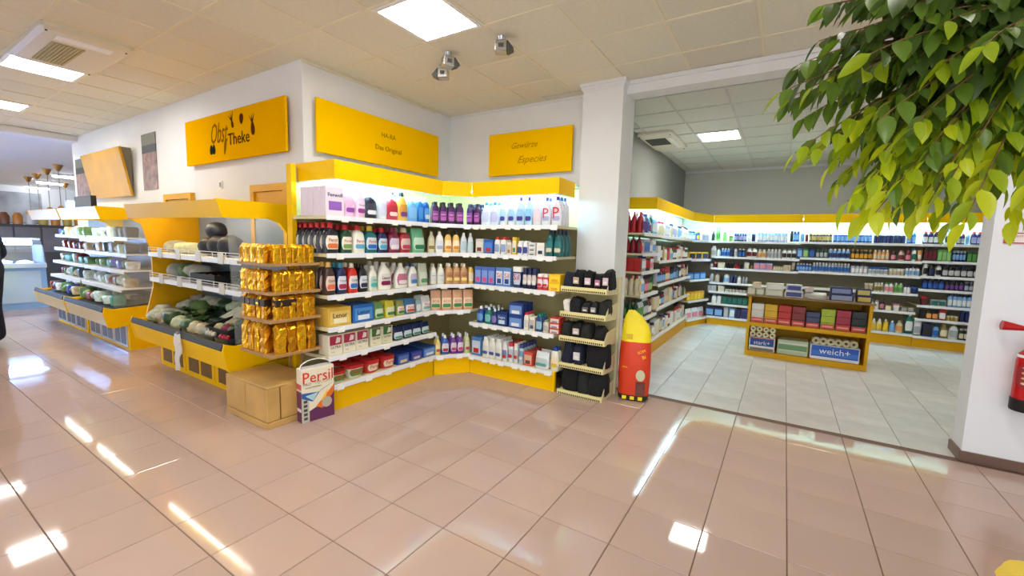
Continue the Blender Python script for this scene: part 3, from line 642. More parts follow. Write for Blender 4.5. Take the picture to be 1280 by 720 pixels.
row(RR, ZR[3], [
 (594, 603, .185, 'tall', (24, 70, 150), (236, 238, 240), (110, 160, 214), 'blue rinse aid bottle with white cap', {'deep': 3}),
 (604, 613, .185, 'tall', (16, 116, 104), (236, 238, 240), (120, 190, 190), 'green rinse aid bottle with white cap', {'deep': 3}),
 (613, 620, .175, 'tall', (26, 40, 104), (236, 238, 240), (140, 120, 190), 'navy rinse aid bottle with white cap', {'deep': 3}),
 (620, 634, .16, 'box', (22, 44, 104), None, (40, 80, 150), 'navy dishwasher tablet carton with round print', {'deep': 2, 'acc': (206, 226, 236), 't': 'Segra', 'tc': (236, 240, 246), 'd': .07}),
 (635, 653, .135, 'box', (30, 62, 140), None, (110, 150, 206), 'blue tablet carton', {'high': 2, 'deep': 3, 'acc': (230, 232, 236), 'd': .07}),
 (654, 660, .185, 'flat', (236, 232, 216), (200, 40, 44), (214, 214, 206), 'white machine cleaner bottle with red cap', {'deep': 4}),
 (661, 668, .14, 'box', (232, 226, 206), None, (200, 190, 180), 'cream upright carton', {'deep': 3, 'acc': (70, 80, 110)}),
 (669, 677, .185, 'flat', (36, 70, 130), (20, 120, 100), (150, 190, 206), 'blue bottle with teal cap', {'deep': 3}),
 (678, 685, .13, 'flat', (216, 210, 196), (120, 160, 100), (190, 186, 176), 'small cream bottle with green cap', {'deep': 3}),
 (686, 699, .055, 'box', (206, 66, 54), None, (226, 214, 206), 'red and grey packet', {'high': 3, 'deep': 2, 'acc': (130, 140, 160)}),
], 'fourth shelf, right run', group='dishwasher products on the fourth shelf')
row(RL, ZL[4], [
 (411, 461, .175, 'box', (234, 228, 206), None, None, 'cream and red powder carton reading ULTRA', {'n': 3, 'deep': 2, 'd': .07}),
 (463, 491, .17, 'box', (226, 220, 190), None, None, 'cream and green powder carton reading ULTRA', {'n': 2, 'deep': 2, 'd': .07}),
 (493, 538, .13, 'pouch', (24, 40, 90), None, (206, 220, 226), 'navy and white powder pack', {'n': 4, 'deep': 2, 'acc': (90, 150, 110)}),
], 'fifth shelf, left run', group='washing powder on the fifth shelf')
for o in [x for x in COL.objects if x.get('label', '').find('ULTRA') > 0 and 'in file' not in x.get('label')]:
    c = (176, 40, 76) if 'red' in o['label'] else (60, 112, 50); w = .058 if 'red' in o['label'] else .05; h = .172
    ob('label', MB().box((-w, -.0365, h*.52), (w, -.034, h*.98)).mesh('label', mat(c, .4)), o)
    ob('label_print', MB().prism([(-.005, h*.6), (.04, h*.62), (.045, h*.85), (.01, h*.9)], 'y', -.0375, -.0355).mesh('label_print', mat((236, 226, 220), .4)), o)
    text('ULTRA', w*1.7, mat((50, 24, 44), .5), o, (0, -.037, h*.40)); text('6 kg', w*.5, mat((120, 110, 100), .5), o, (-w*.5, -.037, h*.16))
row(RL, ZL[5], [
 (417, 435, .10, 'tub', (236, 232, 216), (206, 44, 44), (110, 150, 70), 'white and green capsule tub with red lid', {'deep': 2, 'high': 1, 't': 'Persil', 'd': .16}),
 (437, 458, .12, 'tub', (238, 232, 216), (206, 40, 44), (96, 140, 70), 'wide white and green capsule tub with red lid', {'deep': 2, 't': 'Persil', 'd': .16}),
 (459, 477, .125, 'tub', (214, 60, 54), (200, 36, 44), (236, 220, 190), 'red capsule tub reading Persil, left one', {'deep': 2, 't': 'Persil', 'd': .15}),
 (479, 496, .125, 'tub', (214, 60, 54), (200, 36, 44), (236, 220, 190), 'red capsule tub reading Persil, right one', {'deep': 2, 't': 'Persil', 'd': .15}),
 (497, 512, .11, 'box', (30, 70, 160), None, (90, 120, 190), 'long blue tissue carton, first from left', {'deep': 2, 'd': .22, 'acc': (226, 200, 150)}),
 (514, 528, .10, 'box', (26, 56, 150), None, (70, 80, 160), 'long blue tissue carton, second from left', {'deep': 2, 'd': .22, 'acc': (216, 190, 200)}),
 (529, 545, .105, 'box', (44, 96, 180), None, (120, 160, 210), 'long blue tissue carton, third from left', {'deep': 2, 'd': .22, 'acc': (226, 230, 234)}),
], 'bottom shelf, left run', group='tubs and cartons on the bottom shelf')
row(RC, ZCn[4], [
 (544, 551, 0.213, 'tall', (236, 214, 120), (236, 236, 236), (240, 220, 160), 'pale yellow fabric spray bottle', {'deep': 2, 'acc': (200, 80, 60)}),
 (552, 562, 0.218, 'tall', (60, 100, 180), (236, 238, 244), (222, 222, 226), 'blue fabric spray bottle', {'deep': 2, 'acc': (190, 40, 70)}),
 (563, 580, 0.224, 'tall', (110, 60, 150), (236, 238, 244), (226, 212, 222), 'violet fabric spray bottle in the row of two', {'n': 2, 'deep': 2, 'acc': (220, 60, 130)}),
 (581, 588, 0.224, 'tall', (206, 216, 150), (236, 238, 244), (226, 220, 200), 'lime fabric spray bottle', {'deep': 2, 'acc': (190, 60, 70)}),
], 'bottom shelf, corner', group='spray bottles on the bottom corner shelf')
row(RR, ZR[4], [
 (589, 601, 0.213, 'box', (80, 130, 190), None, (206, 220, 232), 'blue and white tall carton', {'deep': 2, 'acc': (190, 40, 50), 'd': .08}),
 (602, 626, 0.232, 'flat', (238, 236, 224), (240, 240, 236), (226, 224, 220), 'white toilet cleaner bottle in the row of three', {'n': 3, 'deep': 5, 'acc': (70, 90, 160)}),
 (627, 633, 0.213, 'flat', (236, 236, 236), (238, 238, 236), (110, 130, 190), 'white scouring bottle with blue and red label', {'deep': 4, 'acc': (200, 40, 44)}),
 (634, 640, 0.213, 'can', (226, 228, 230), (206, 40, 44), (190, 200, 210), 'white spray can with red cap', {'deep': 4, 'acc': (200, 40, 60)}),
 (641, 646, 0.213, 'can', (228, 230, 232), (236, 230, 216), (200, 190, 196), 'white spray can with cream cap', {'deep': 4, 'acc': (200, 40, 60)}),
 (647, 653, 0.213, 'can', (180, 200, 210), (44, 60, 130), (110, 160, 190), 'grey-blue spray can with navy cap', {'deep': 5, 'acc': (226, 226, 226)}),
 (654, 665, 0.146, 'box', (216, 84, 70), None, (222, 180, 150), 'salmon red sponge packet', {'deep': 4, 'd': .07, 'acc': (120, 60, 50)}),
 (667, 685, 0.171, 'pouch', (226, 232, 236), None, (190, 206, 200), 'white household wipes bag', {'deep': 2, 'acc': (90, 160, 160)}),
 (687, 697, 0.244, 'flat', (238, 234, 212), (30, 70, 150), (240, 226, 190), 'cream cleaner bottle with blue cap', {'deep': 2, 'acc': (226, 190, 60)}),
], 'bottom shelf, right run', group='cleaners on the bottom shelf')
# ================================================================== COFFEE DISPLAY, CRATE, PERSIL BOX
from mathutils import noise as NZ
WOOD = mat((176, 134, 84), .55, noise=.12, scale=5, bump=.1, bscale=30, key='light_wood')
CR = mat((206, 164, 96), .6, noise=.14, scale=4, bump=.12, bscale=20, key='crate_wood')
GOLD = mat((240, 184, 30), .22, metal=.85, key='gold_foil', noise=.06, scale=20, bump=.35, bscale=45)
GOLDD = mat((214, 152, 30), .25, metal=.85, key='gold_foil_dark', noise=.06, scale=20, bump=.35, bscale=45)
def foil(w, d, h, m, seed, amp=.006):
    bm = bmesh.new(); nx, nz = 4, 6
    q = MB(); S_ = []
    for k in range(7):
        t = k/6; a, b = w/2, d/2
        if t > .86: b = d*.16 if t < .99 else d*.05; a = w*.49
        S_.append((t*h, a, b))
    q.loft(S_, 16, 5); me = q.mesh('foil_pack', m)
    for v in me.vertices:
        n = NZ.noise_vector(Vector((v.co.x*30+seed*5, v.co.y*30, v.co.z*26+seed)))
        v.co += n*amp*(1 if v.co.z > .002 else 0)
    return me
ck = thing('coffee_display', 'four-tier wooden display of gold coffee packs at the shelving end', 'display', (0, 0, 0))
cz = [1.30, 1.078, .86, .585]; cx0, cx1, cy0, cy1 = -3.87, -3.40, -1.41, -.985
for z in cz: ob('shelf', MB().box((cx0, cy0, z-.022), (cx1, cy1, z-.0005)).mesh('shelf', WOOD), ck)
for x, y in ((cx0+.012, cy1-.012), (cx0+.20, cy1-.012)): ob('upright', MB().box((x-.01, y-.01, 0), (x+.01, y+.01, 1.42)).mesh('upright', WOOD), ck)
hs = [.145, .165, .182, .232]; TI = ['top', 'second', 'third', 'lowest']
for r_, z in enumerate(cz):
    h = hs[r_]; w = [.058, .064, .066, .088][r_]; d = [.05, .055, .055, .07][r_]
    mset = [GOLD, GOLDD]; w *= .86; vs = [foil(w, d, h, mset[k % 2], k+r_*7, .008+.002*r_) for k in range(4)]
    ny = [7, 6, 6, 4][r_]; nxx = [7, 6, 5, 4][r_]
    lab = mat((44, 26, 18), .4)
    band = MB().box((-w/2-.0015, -d/2-.003, h*.55), (w/2+.0015, d/2+.003, h*.84)).mesh('label', lab)
    cnt = 0
    for side in (0, 1):
        n = ny if side == 0 else nxx
        for k in range(n):
            if side == 0:
                y = cy0+.035+d*.4+(cy1-.03-cy0-.06)*(k+.4)/n; x = cx1-.012-d/2; rz = R(90)
            else:
                x = cx1-.035-d-(cx1-.10-cx0)*(k+.55)/n; y = cy0+.012+d/2; rz = 0
            o = ob('coffee_pack', vs[(k+side) % 4], None, (x, y, z), (random.uniform(-.0, .0), 0, rz+random.uniform(-.06, .06)))
            tag(o, 'gold foil coffee pack, %s of %s on the %s %s edge, %s tier' % (ORD[k], NUM[n-1], 'right' if side == 0 else 'left', 'display', TI[r_]), 'coffee pack', 'gold coffee packs on the display')
            if r_ == 2 and (side == 1 or k < 3): ob('label', band, o)
    for side in (0, 1):      # second file behind
        for k in range(4):
            x, y = (cx1-.03-d*1.6, cy0+.12+d+k*.07) if side == 0 else (cx1-.2-k*.07, cy0+.025+d*1.7)
            if side == 1 and k > 2: continue
            o = ob('coffee_pack', vs[k % 4], None, (x, y, z), (0, 0, R(90) if side == 0 else 0))
            tag(o, 'gold foil coffee pack in the second file, %s %s, %s tier' % (ORD[k], 'facing right' if side == 0 else 'facing left', TI[r_]), 'coffee pack', 'gold coffee packs on the display')
wc = thing('wooden_crate', 'low wooden crate on the floor under the coffee display', 'crate', (0, 0, 0))
x0, x1, y0, y1, hz = -4.07, -3.43, -1.44, -1.02, .335
ob('body', MB().box((x0+.01, y0+.01, .003), (x1-.01, y1-.01, hz-.012)).mesh('body', mat((150, 112, 62), .7)), wc)
def plank(n, a, b): me = MB().box(a, b).mesh(n, CR); bevel(me, .003, 1); ob(n, me, wc)
plank('lid', (x0, y0, hz-.014), (x1, y1, hz))
plank('plank', (x1-.01, y0+.002, .055), (x1+.002, y0+.10, hz-.016)); plank('plank', (x1-.01, y0+.112, .055), (x1+.002, y0+.27, hz-.016)); plank('plank', (x1-.01, y0+.28, .055), (x1+.002, y1, hz-.016))
plank('plank', (x0+.002, y0-.002, .055), (x0+.31, y0+.01, hz-.016)); plank('plank', (x0+.32, y0-.002, .055), (x1-.004, y0+.01, hz-.016))
plank('skid', (x1-.008, y0-.004, .0), (x1+.006, y1, .05)); plank('skid', (x0, y0-.006, .0), (x1-.009, y0+.008, .05))
pb = thing('powder_carton', 'big white and purple Persil powder carton with handle standing on the floor', 'box', (-3.352, -1.079, 0), R(82.4))
w, d, h = .272, .092, .445; L2 = lambda c: mat(c, .4)
me = MB().box((-w/2, -d/2, 0), (w/2, d/2, h)).mesh('carton', L2((240, 232, 206))); bevel(me, .004, 1); ob('carton', me, pb)
def pp(n, poly, c, k=1, side=False):
    y = -d/2-.0008*k
    if side: me = MB().prism(poly, 'x', -w/2-.0008*k, -w/2+.001).mesh(n, L2(c))
    else: me = MB().prism([(-w/2+px*w, pz*h) for px, pz in poly], 'y', y, -d/2+.001).mesh(n, L2(c))
    return ob(n, me, pb)
pp('print_purple', [(.22, 0), (1, 0), (1, .62), (.92, .55), (.55, .28), (.22, .20)], (104, 44, 92))
pp('print_orange', [(.42, .26), (.98, .60), (.98, .46), (.62, .20)], (236, 120, 30), 2)
pp('print_yellow', [(.55, .34), (.80, .56), (.72, .38)], (250, 200, 60), 3)
pp('print_blue', [(0, .56), (0, .47), (.32, .37), (.56, .55), (.96, .66), (.52, .53)], (30, 96, 170), 3)
pp('print_swoosh', [(.10, .50), (.33, .39), (.50, .53)], (180, 214, 226), 4)
pp('print_strip', [(.0, 0), (.21, 0), (.21, .44), (.0, .47)], (196, 196, 180), 2)
for k in range(5): pp('print_icon', [(.05, .05+k*.08), (.16, .05+k*.08), (.16, .10+k*.08), (.05, .10+k*.08)], (70, 70, 70), 3)
pp('print_disc', [(.76+.16*math.cos(a), .30+.10*math.sin(a)) for a in [2*math.pi*i/18 for i in range(18)]], (186, 178, 160), 4)
RED = mat((220, 52, 30), .4)
text('Persil', w*.92, RED, pb, (.0, -d/2-.003, h*.835), h=.092); text('PRO', w*.22, mat((110, 100, 80), .5), pb, (-.09, -d/2-.003, h*.715))
text('TEJUCAN', w*.55, mat((190, 176, 130), .5), pb, (.04, -d/2-.003, h*.715)); text('COLOR MEGAPERLS', w*.5, mat((120, 100, 90), .5), pb, (-.04, -d/2-.003, h*.645))
sd = lambda a, b, c: ob('print_side', MB().box((-w/2-.001, -d/2+.004, a*h), (-w/2+.001, d/2-.004, b*h)).mesh('print_side', L2(c)), pb)
sd(.0, .58, (112, 50, 92)); sd(.62, .72, (214, 90, 90)); sd(.58, .62, (230, 216, 200))
ob('print_side_note', MB().box((-w/2-.002, -d/2+.01, .2*h), (-w/2+.001, d/2-.01, .26*h)).mesh('note', WHITE), pb)
ob('top_foil', MB().box((-w/2+.01, -d/2+.008, h), (w/2-.01, d/2-.008, h+.002)).mesh('top_foil', L2((214, 214, 220))), pb)
ob('handle', MB().tube([(w*.47*math.cos(a), 0, h+.062*math.sin(a)) for a in [math.pi*i/14 for i in range(15)]], .005, 6).mesh('handle', WHITE), pb)
# ================================================================== REFRIGERATED CASES
def grille(parent, xa, xb, y, z0, z1, m, dm):
    g = ob('vent_panel', MB().box((xa, y-.008, z0), (xb, y+.002, z1)).mesh('vent_panel', m), parent)
    n = 2; w = (xb-xa)
    for k in range(n):
        a = xa+w*(.08+.46*k); b = a+w*.38; q = MB()
        q.box((a, y-.0105, z0+.03), (b, y-.008, z1-.03))
        s = ob('vent_grille', q.mesh('vent_grille', dm), g)
def chill_case(label, x0, x1, shelves, front, base, glass_right, left_panel, lip=True, body=None):
    c = thing('refrigerated_case', label, 'display case', (0, 0, 0)); yb = YT-.02
    ob('base', MB().box((x0+.04, -1.20, 0), (x1-.0, yb, .34)).mesh('base', body or YEL), c)
    n = max(2, round((x1-x0)/.62)); st = (x1-x0-.12)/n
    for k in range(n): grille(c, x0+.08+k*st, x0+.08+k*st+st*.93, -1.2, .03, .325, base[0], base[1])
    tp = [(-1.42, .571), (-1.435, .50), (-1.40, .335), (-1.36, .31), (-1.2, .34), (yb, .345), (yb, .48), (-1.30, .48), (-1.37, .545)]
    ob('tray', MB().prism(tp, 'x', x0, x1-.03).mesh('tray', front), c)
    ob('tray_end', MB().prism([(-1.425, .575), (-1.44, .50), (-1.405, .33), (-1.355, .305), (-.80, .385), (yb, .39), (yb, .60), (-.9, .57), (-1.34, .545)], 'x', x1-.03, x1).mesh('tray_end', YEL), c)
    ob('tray_end', MB().prism([(-1.425, .575), (-1.44, .50), (-1.405, .33), (-1.355, .305), (-.80, .385), (yb, .39), (yb, .60), (-.9, .57), (-1.34, .545)], 'x', x0-.03, x0).mesh('tray_end', YEL), c)
    ob('bumper_rail', MB().prism([(-1.375, .55), (-1.43, .575), (-1.447, .525), (-1.435, .51), (-1.425, .57)], 'x', x0+.002, x1-.032).mesh('bumper_rail', mat((70, 72, 74), .6, spec=.2)), c)
    ob('deck', MB().prism([(-1.36, .50), (yb-.02, .66), (yb-.02, .64), (-1.36, .485)], 'x', x0+.005, x1-.035).mesh('deck', mat((60, 64, 66), .7, spec=.2)), c)
    ob('back_wall', MB().box((x0+.005, yb-.02, .60), (x1-.035, yb, 1.70)).mesh('back_wall', mat((120, 138, 160), .35)), c)
    cpf = [(-1.44, 1.80), (-1.40, 1.655), (-1.375, 1.655), (-1.35, 1.735), (-.98, 1.745), (yb, 1.745), (yb, 1.80)]
    ob('canopy', MB().prism(cpf, 'x', x0, x1-.035).mesh('canopy', front), c)
    ob('canopy_end', MB().prism([(-1.445, 1.805), (-1.402, 1.652), (-1.34, 1.65), (-1.02, 1.665), (-.92, 1.63), (-.86, 1.55), (-.84, 1.42), (-.84, .58), (yb, .58), (yb, 1.805)], 'x', x1-.035, x1).mesh('canopy_end', YEL), c)
    if left_panel: ob('end_panel', MB().prism([(-1.43, 1.80), (-1.40, 1.655), (-1.30, 1.60), (-1.22, 1.3), (-1.22, .9), (-1.30, .57), (yb, .57), (yb, 1.80)], 'x', x0-.03, x0).mesh('end_panel', YELD), c)
    if glass_right: ob('glass_side', MB().prism([(-1.36, 1.648), (-1.05, 1.662), (-.92, 1.62), (-.87, 1.55), (-.85, 1.42), (-.85, .60), (-1.33, .56)], 'x', x1-.022, x1-.016).mesh('glass_side', GLASS), c)
    ob('light_strip', MB().tube([(x0+.1, -1.22, 1.715), (x1-.1, -1.22, 1.715)], .010, 8).mesh('light_strip', mat((235, 246, 255), .5, emit=CASE, key='case_light')), c)
    for z, yf in shelves:
        s = ob('shelf', MB().box((x0+.01, yf, z-.018), (x1-.04, yb-.022, z-.001)).mesh('shelf', RAIL), c)
        ob('shelf_front', MB().box((x0+.01, yf-.006, z-.045), (x1-.04, yf, z+.0)).mesh('shelf_front', RAIL), s)
        if lip:
            q = MB()
            for zz in (.03, .055): q.tube([(x0+.02, yf-.004, z+zz), (x1-.05, yf-.004, z+zz)], .003, 5)
            for k in range(9):
                xx = x0+.02+(x1-x0-.07)*k/8; q.tube([(xx, yf-.004, z-.01), (xx, yf-.004, z+.056)], .003, 5)
            ob('wire_rail', q.mesh('wire_rail', WHITE), s)
            for k in range(4):
                xx = x0+.35+k*(x1-x0-.6)/3.3
                ob('price_holder', MB().box((xx-.05, yf-.014, z-.05), (xx+.05, yf-.008, z+.05)).mesh('price_holder', mat((196, 190, 170), .3)), s)
    return c
CASE = 14.0
c1 = chill_case('yellow open produce case with vegetables beside the coffee display', -6.18, -4.10, [(1.29, -1.25), (1.01, -1.25)], YEL, (YEL, mat((120, 84, 20), .6)), True, True)
CRF = mat((226, 204, 150), .3, key='case_front_painted_sheen'); MTL = mat((206, 212, 224), .3, metal=.2, key='case_base_metal'); MTD = mat((90, 96, 112), .4)  # fronts are yellow; pale colour stands in for far lights reflected in them
SH4 = [(1.435, -1.15), (1.225, -1.17), (1.015, -1.2), (.79, -1.24)]
c2 = chill_case('long cold case with salads, nearer of the two joined cases', -8.72, -7.10, SH4, CRF, (MTL, MTD), True, False, False)
c3 = chill_case('long cold case with salads, farther of the two joined cases', -10.35, -8.76, SH4, CRF, (MTL, MTD), False, False, False)
# clear guards on the produce tray
for k, (a, b) in enumerate(((-5.75, -5.2), (-5.15, -4.6))):
    o = ob('tray_guard', MB().prism([(-1.35, .53), (-1.346, .53), (-1.33, .64), (-1.334, .64)], 'x', a, b).mesh('tray_guard', GLASS), c1)
def rx(u, y, z): return along((0, y, z), (1, 0, 0), u)
# hanging bag roll
hb = thing('plastic_bag_strip', 'crumpled white plastic bag strip hanging from the produce case rail', 'bag', (-4.95, -1.455, 0))
q = MB(); v = []; f = []
for k in range(9):
    t = k/8; z = .56-.36*t; xo = .02*math.sin(t*5); yo = -.006-.012*math.sin(t*7)**2
    for s_ in (-1, 1): v.append((xo+s_*(.022+.03*math.sin(math.pi*min(1, t*1.3+.1))), yo+.008*s_, z)); v.append((xo+s_*(.022+.03*math.sin(math.pi*min(1, t*1.3+.1))), yo+.010*s_+.006, z))
for k in range(8):
    a = 4*k; f += [(a, a+2, a+6, a+4), (a+1, a+5, a+7, a+3), (a, a+4, a+5, a+1), (a+2, a+3, a+7, a+6)]
q.add(v, f); ob('film', q.mesh('film', mat((226, 222, 216), .3, noise=.08), True), hb)
ob('clip', MB().box((-.02, -.008, .555), (.02, .012, .575)).mesh('clip', GREY), hb)
# ---- produce
def leafy(name, r, n, cols, seed, zs=1.0):
    rnd = random.Random(seed); q = MB()
    for k in range(n):
        a = rnd.uniform(0, 6.28); l = r*rnd.uniform(.7, 1.15); wd = l*.28; lift = rnd.uniform(.3, 1.0)*zs; c, s = math.cos(a), math.sin(a)
        pts = []
        for i in range(4):
            t = i/3; rr = l*t; zz = r*(.15+lift*math.sin(t*2.2)*.7); ww = wd*math.sin(math.pi*(t*.8+.15))
            pts.append(((c*rr-s*ww, s*rr+c*ww, zz), (c*rr+s*ww, s*rr-c*ww, zz), (c*rr, s*rr, zz-.15*ww)))
        vv = [p for tr in pts for p in tr]
        q.add(vv, [f_ for i in range(3) for f_ in ((i*3, i*3+2, i*3+5, i*3+3), (i*3+2, i*3+1, i*3+4, i*3+5))])
    q.loft([(0, r*.3, r*.3), (r*.3, r*.35, r*.35), (r*.6, r*.15, r*.15)], 8, 2)
    return q.mesh(name, cols, True)
def put(name, me, loc, rz, label, cat, group):
    o = ob(name, me, None, loc, (0, 0, rz)); return tag(o, label, cat, group)
def dz(y): return .50+(y+1.36)*(.16/(.62))+.004       # top of the sloping deck
SILV = mat((176, 176, 160), .3, noise=.25, scale=14, key='bagged_veg'); GRN1 = mat((58, 92, 40), .5, noise=.25, scale=20); GRN2 = mat((104, 132, 66), .5, noise=.25, scale=20); GRN3 = mat((30, 52, 28), .45, noise=.2, scale=14)
PALE = mat((206, 206, 170), .5, noise=.15, scale=12); NAVY = mat((22, 26, 44), .5, noise=.15, scale=8)
k = 0
for i, (x, y, r, m, w_) in enumerate([(-6.02, -1.20, .12, SILV, 'grey bagged vegetable'), (-5.82, -1.22, .11, SILV, 'grey bagged sprouts'), (-5.90, -1.0, .12, SILV, 'bagged root vegetable'), (-5.64, -1.18, .10, SILV, 'small grey bag of greens'),
      (-5.70, -.95, .12, GRN2, 'bagged pale green vegetable'), (-5.5, -1.24, .09, PALE, 'pale packet of mushrooms')]):
    put('vegetable_bag', lumpy('vegetable_bag', r*.82, m, i+1, 2, .22, (1.15, 1, .7)), (x, y, dz(y+r*.6)), i, w_+' in the produce tray, %s from the left' % ORD[i], 'vegetable bag', 'bagged vegetables in the produce tray')
for i, (x, y, r, m, l) in enumerate([(-5.66, -1.05, .13, GRN1, 'dark leafy greens at the tray rear'), (-5.42, -1.10, .14, GRN2, 'light green leafy lettuce in the produce tray'), (-5.20, -1.16, .12, GRN1, 'curly dark green kale in the produce tray'), (-5.38, -.90, .12, GRN1, 'dark green bunch against the case wall'), (-5.08, -.98, .13, GRN3, 'dark green spinach bunch behind the kale')]):
    put('leafy_vegetable', leafy('leafy_vegetable', r, 22, m, i), (x, y, dz(y+r*.3)), i, l, 'vegetable', 'leafy vegetables in the produce tray')
ii = 0
for (xa, xe, cols_) in ((-6.08, -5.55, [('pale bagged cauliflower', (206, 204, 186)), ('grey net of onions', (170, 160, 140)), ('clear bag of sprouts', (190, 196, 170))]), (-5.55, -5.05, [('green cabbage head', (96, 128, 70)), ('white cabbage head', (190, 200, 160)), ('dark savoy cabbage', (52, 80, 44))]), (-5.05, -4.75, [('pale celery root', (206, 196, 160)), ('green kohlrabi', (130, 156, 96))])):
    x = xa
    while x < xe-.02:
        for y in (-1.29, -.84):
            nm_, c_ = cols_[ii % len(cols_)]; r_ = .068+.012*((ii*7) % 3)
            put('vegetable', lumpy('vegetable', r_, mat(c_, .4, noise=.3, scale=18), ii+100, 2, .16, (1.05, .9, .85)), (x+.06, y, dz(y+.05)), ii, '%s, %s, place %s in the tray %s row' % (nm_, ['small', 'medium', 'large'][(ii*7) % 3], NUM[ii//2], 'front' if y < -1 else 'rear'), 'vegetable', 'loose vegetables in the produce tray'); ii += 1
        x += .155
for i_, x in enumerate((-4.62, -4.36)):
    t_ = thing('mushroom_tray', ['clear tray of pale mushrooms at the tray front, left one', 'clear tray of red radishes at the tray front, right one'][i_], 'food tray', (x, -1.31, dz(-1.27)))
    ob('tray', MB().loft([(0, .10, .04), (.045, .115, .048)], 12, 6).mesh('tray', mat((60, 70, 74), .3), True), t_)
    for k_ in range(6): ob('piece', lumpy('piece', .022, mat((226, 214, 190) if i_ == 0 else (176, 40, 60), .5), k_, 1, .1), t_, (-.075+.03*k_, .01*(-1)**k_, .035))
# leeks leaning against the back
for i in range(5):
    x = -5.02+i*.055; a = Vector((x, -1.20, dz(-1.2)+.03)); b = Vector((x+.16, -.92, dz(-.92)+.14)); q = MB(); q.tube([a, a.lerp(b, .5), b], [.018, .02, .026], 8)
    o = ob('leek', q.mesh('leek', mat((222, 216, 186), .5), True), None); tag(o, 'pale leek stalk leaning in the produce tray, %s of five' % ORD[i], 'leek', 'leeks in the produce tray')
    q = MB(); b2 = b+(b-a)*.35; q.tube([b-(b-a)*.02, b2], [.027, .036], 8); ob('leek_top', q.mesh('leek_top', GRN2, True), o)
for i in range(6):
    x = -4.93+.055*(i % 3); y = -1.25+.05*(i//3)+.02
    q = MB().tube([(x-.03, y-.10+.1, 0), (x, y+.05, .0), (x+.03, y+.2, .0)], [.016, .024, .017], 8)
    put('cucumber', q.mesh('cucumber', GRN3, True), (0, 0, dz(y+.2)+.028+.02*(i//3)), 0, 'dark green cucumber near the tray front, %s of six' % ORD[i], 'cucumber', 'cucumbers in the produce tray')
def crate(x, y, z, w, d, h, tilt, label, m=DARK):
    t = thing('produce_crate', label, 'crate', (x, y, z)); t.rotation_euler = (tilt, 0, 0); q = MB()
    q.box((-w/2, -d/2, 0), (w/2, d/2, .008)); 
    ob('floor_panel', q.mesh('floor_panel', m), t)
    for a, b in (((-w/2, -d/2, .008), (w/2, -d/2+.008, h)), ((-w/2, d/2-.008, .008), (w/2, d/2, h)), ((-w/2, -d/2+.008, .008), (-w/2+.008, d/2-.008, h)), ((w/2-.008, -d/2+.008, .008), (w/2, d/2-.008, h))): ob('side_panel', MB().box(a, b).mesh('side_panel', m), t)
    return t
sl = math.atan2(.16, .62)
crate(-4.55, -1.06, dz(-1.06)+.004, .42, .44, .11, sl, 'black plastic crate of mixed vegetables in the produce tray')
VC = [((206, 196, 150), 'cream turnip'), ((150, 40, 80), 'purple radish'), ((60, 96, 44), 'green pepper'), ((196, 186, 140), 'cream turnip'), ((52, 84, 40), 'green courgette'), ((176, 60, 90), 'pink radish'), ((214, 206, 170), 'white turnip'), ((70, 110, 50), 'light green pepper'), ((40, 60, 34), 'dark green avocado')]
for i, (c, l) in enumerate(VC):
    x = -4.68+.13*(i % 3); y = -1.20+.13*(i//3)
    put('vegetable', lumpy('vegetable', .055, mat(c, .4, noise=.1), i+20, 2, .1, (1.05, 1.05, .8)), (x, y, dz(y+.05)+.016), i, l+' in the black crate, %s of nine' % ORD[i], 'vegetable', 'vegetables in the black crate')
bt = put('juice_bottle', MB().loft([(0, .03, .03), (.13, .032, .032), (.17, .014, .014), (.2, .014, .014)], 12, 2).mesh('juice_bottle', mat((206, 214, 170), .2), True), (-4.22, -1.12, dz(-1.10)), 0, 'pale green juice bottle at the right end of produce tray', 'bottle', None)
ob('cap', MB().loft([(.195, .016, .016), (.225, .015, .015)], 10, 2).mesh('cap', mat((240, 200, 40), .4)), bt)
# middle produce shelf
for i in range(4):
    x = -6.0+i*.2; put('vegetable_bag', lumpy('vegetable_bag', .10, SILV if i != 1 else GRN2, i+40, 2, .2, (.82, 1.25, .8)), (x, -1.03, 1.01), i, 'grey bagged vegetable on the middle produce shelf, %s of four' % ORD[i], 'vegetable bag', 'bags on the middle produce shelf')
crate(-5.02, -1.0, 1.011, .52, .40, .10, 0, 'black crate with oranges on the middle produce shelf')
for i in range(5):
    put('orange', lumpy('orange', .04, mat((240, 160, 30) if i % 2 else (230, 120, 24), .4), i, 2, .02), (-5.22+i*.09, -1.10+.02*(i % 2), 1.0205), i, 'orange in the black crate, %s from the left' % ORD[i], 'orange', 'oranges in the black crate')
for i in range(5):
    put('herb_bunch', leafy('herb_bunch', .085, 14, (GRN1, GRN3, GRN2)[i % 3], i+9, 1.6), (-4.68+.11*i, -1.02+.04*(i % 2), 1.01), i, 'green herb bunch right of the oranges crate, %s of five' % ORD[i], 'herbs', 'herbs on the middle produce shelf')
# top produce shelf
for i in range(3):
    put('vegetable_bag', lumpy('vegetable_bag', .10, PALE if i else SILV, i+60, 2, .2, (.95, 1.2, .65)), (-6.0+i*.22, -1.05, 1.29), i, 'pale vegetable bag on the top produce shelf, %s of three' % ORD[i], 'vegetable bag', 'bags on the top produce shelf')
for i, (x, y, z, r) in enumerate([(-5.14, -1.07, 1.29, .105), (-4.92, -1.07, 1.29, .115), (-4.70, -1.07, 1.29, .12), (-5.02, -1.05, 1.455, .10)]):
    put('watermelon', lumpy('watermelon', r, NAVY, i+70, 3, .03, (1.05, .95, .9)), (x, y, z), 0, ['dark round melon on the top produce shelf, left one', 'dark round melon on the top produce shelf, middle one', 'dark round melon on the top produce shelf, right one', 'dark round melon resting on the two left melons'][i], 'melon', 'melons on the top produce shelf')
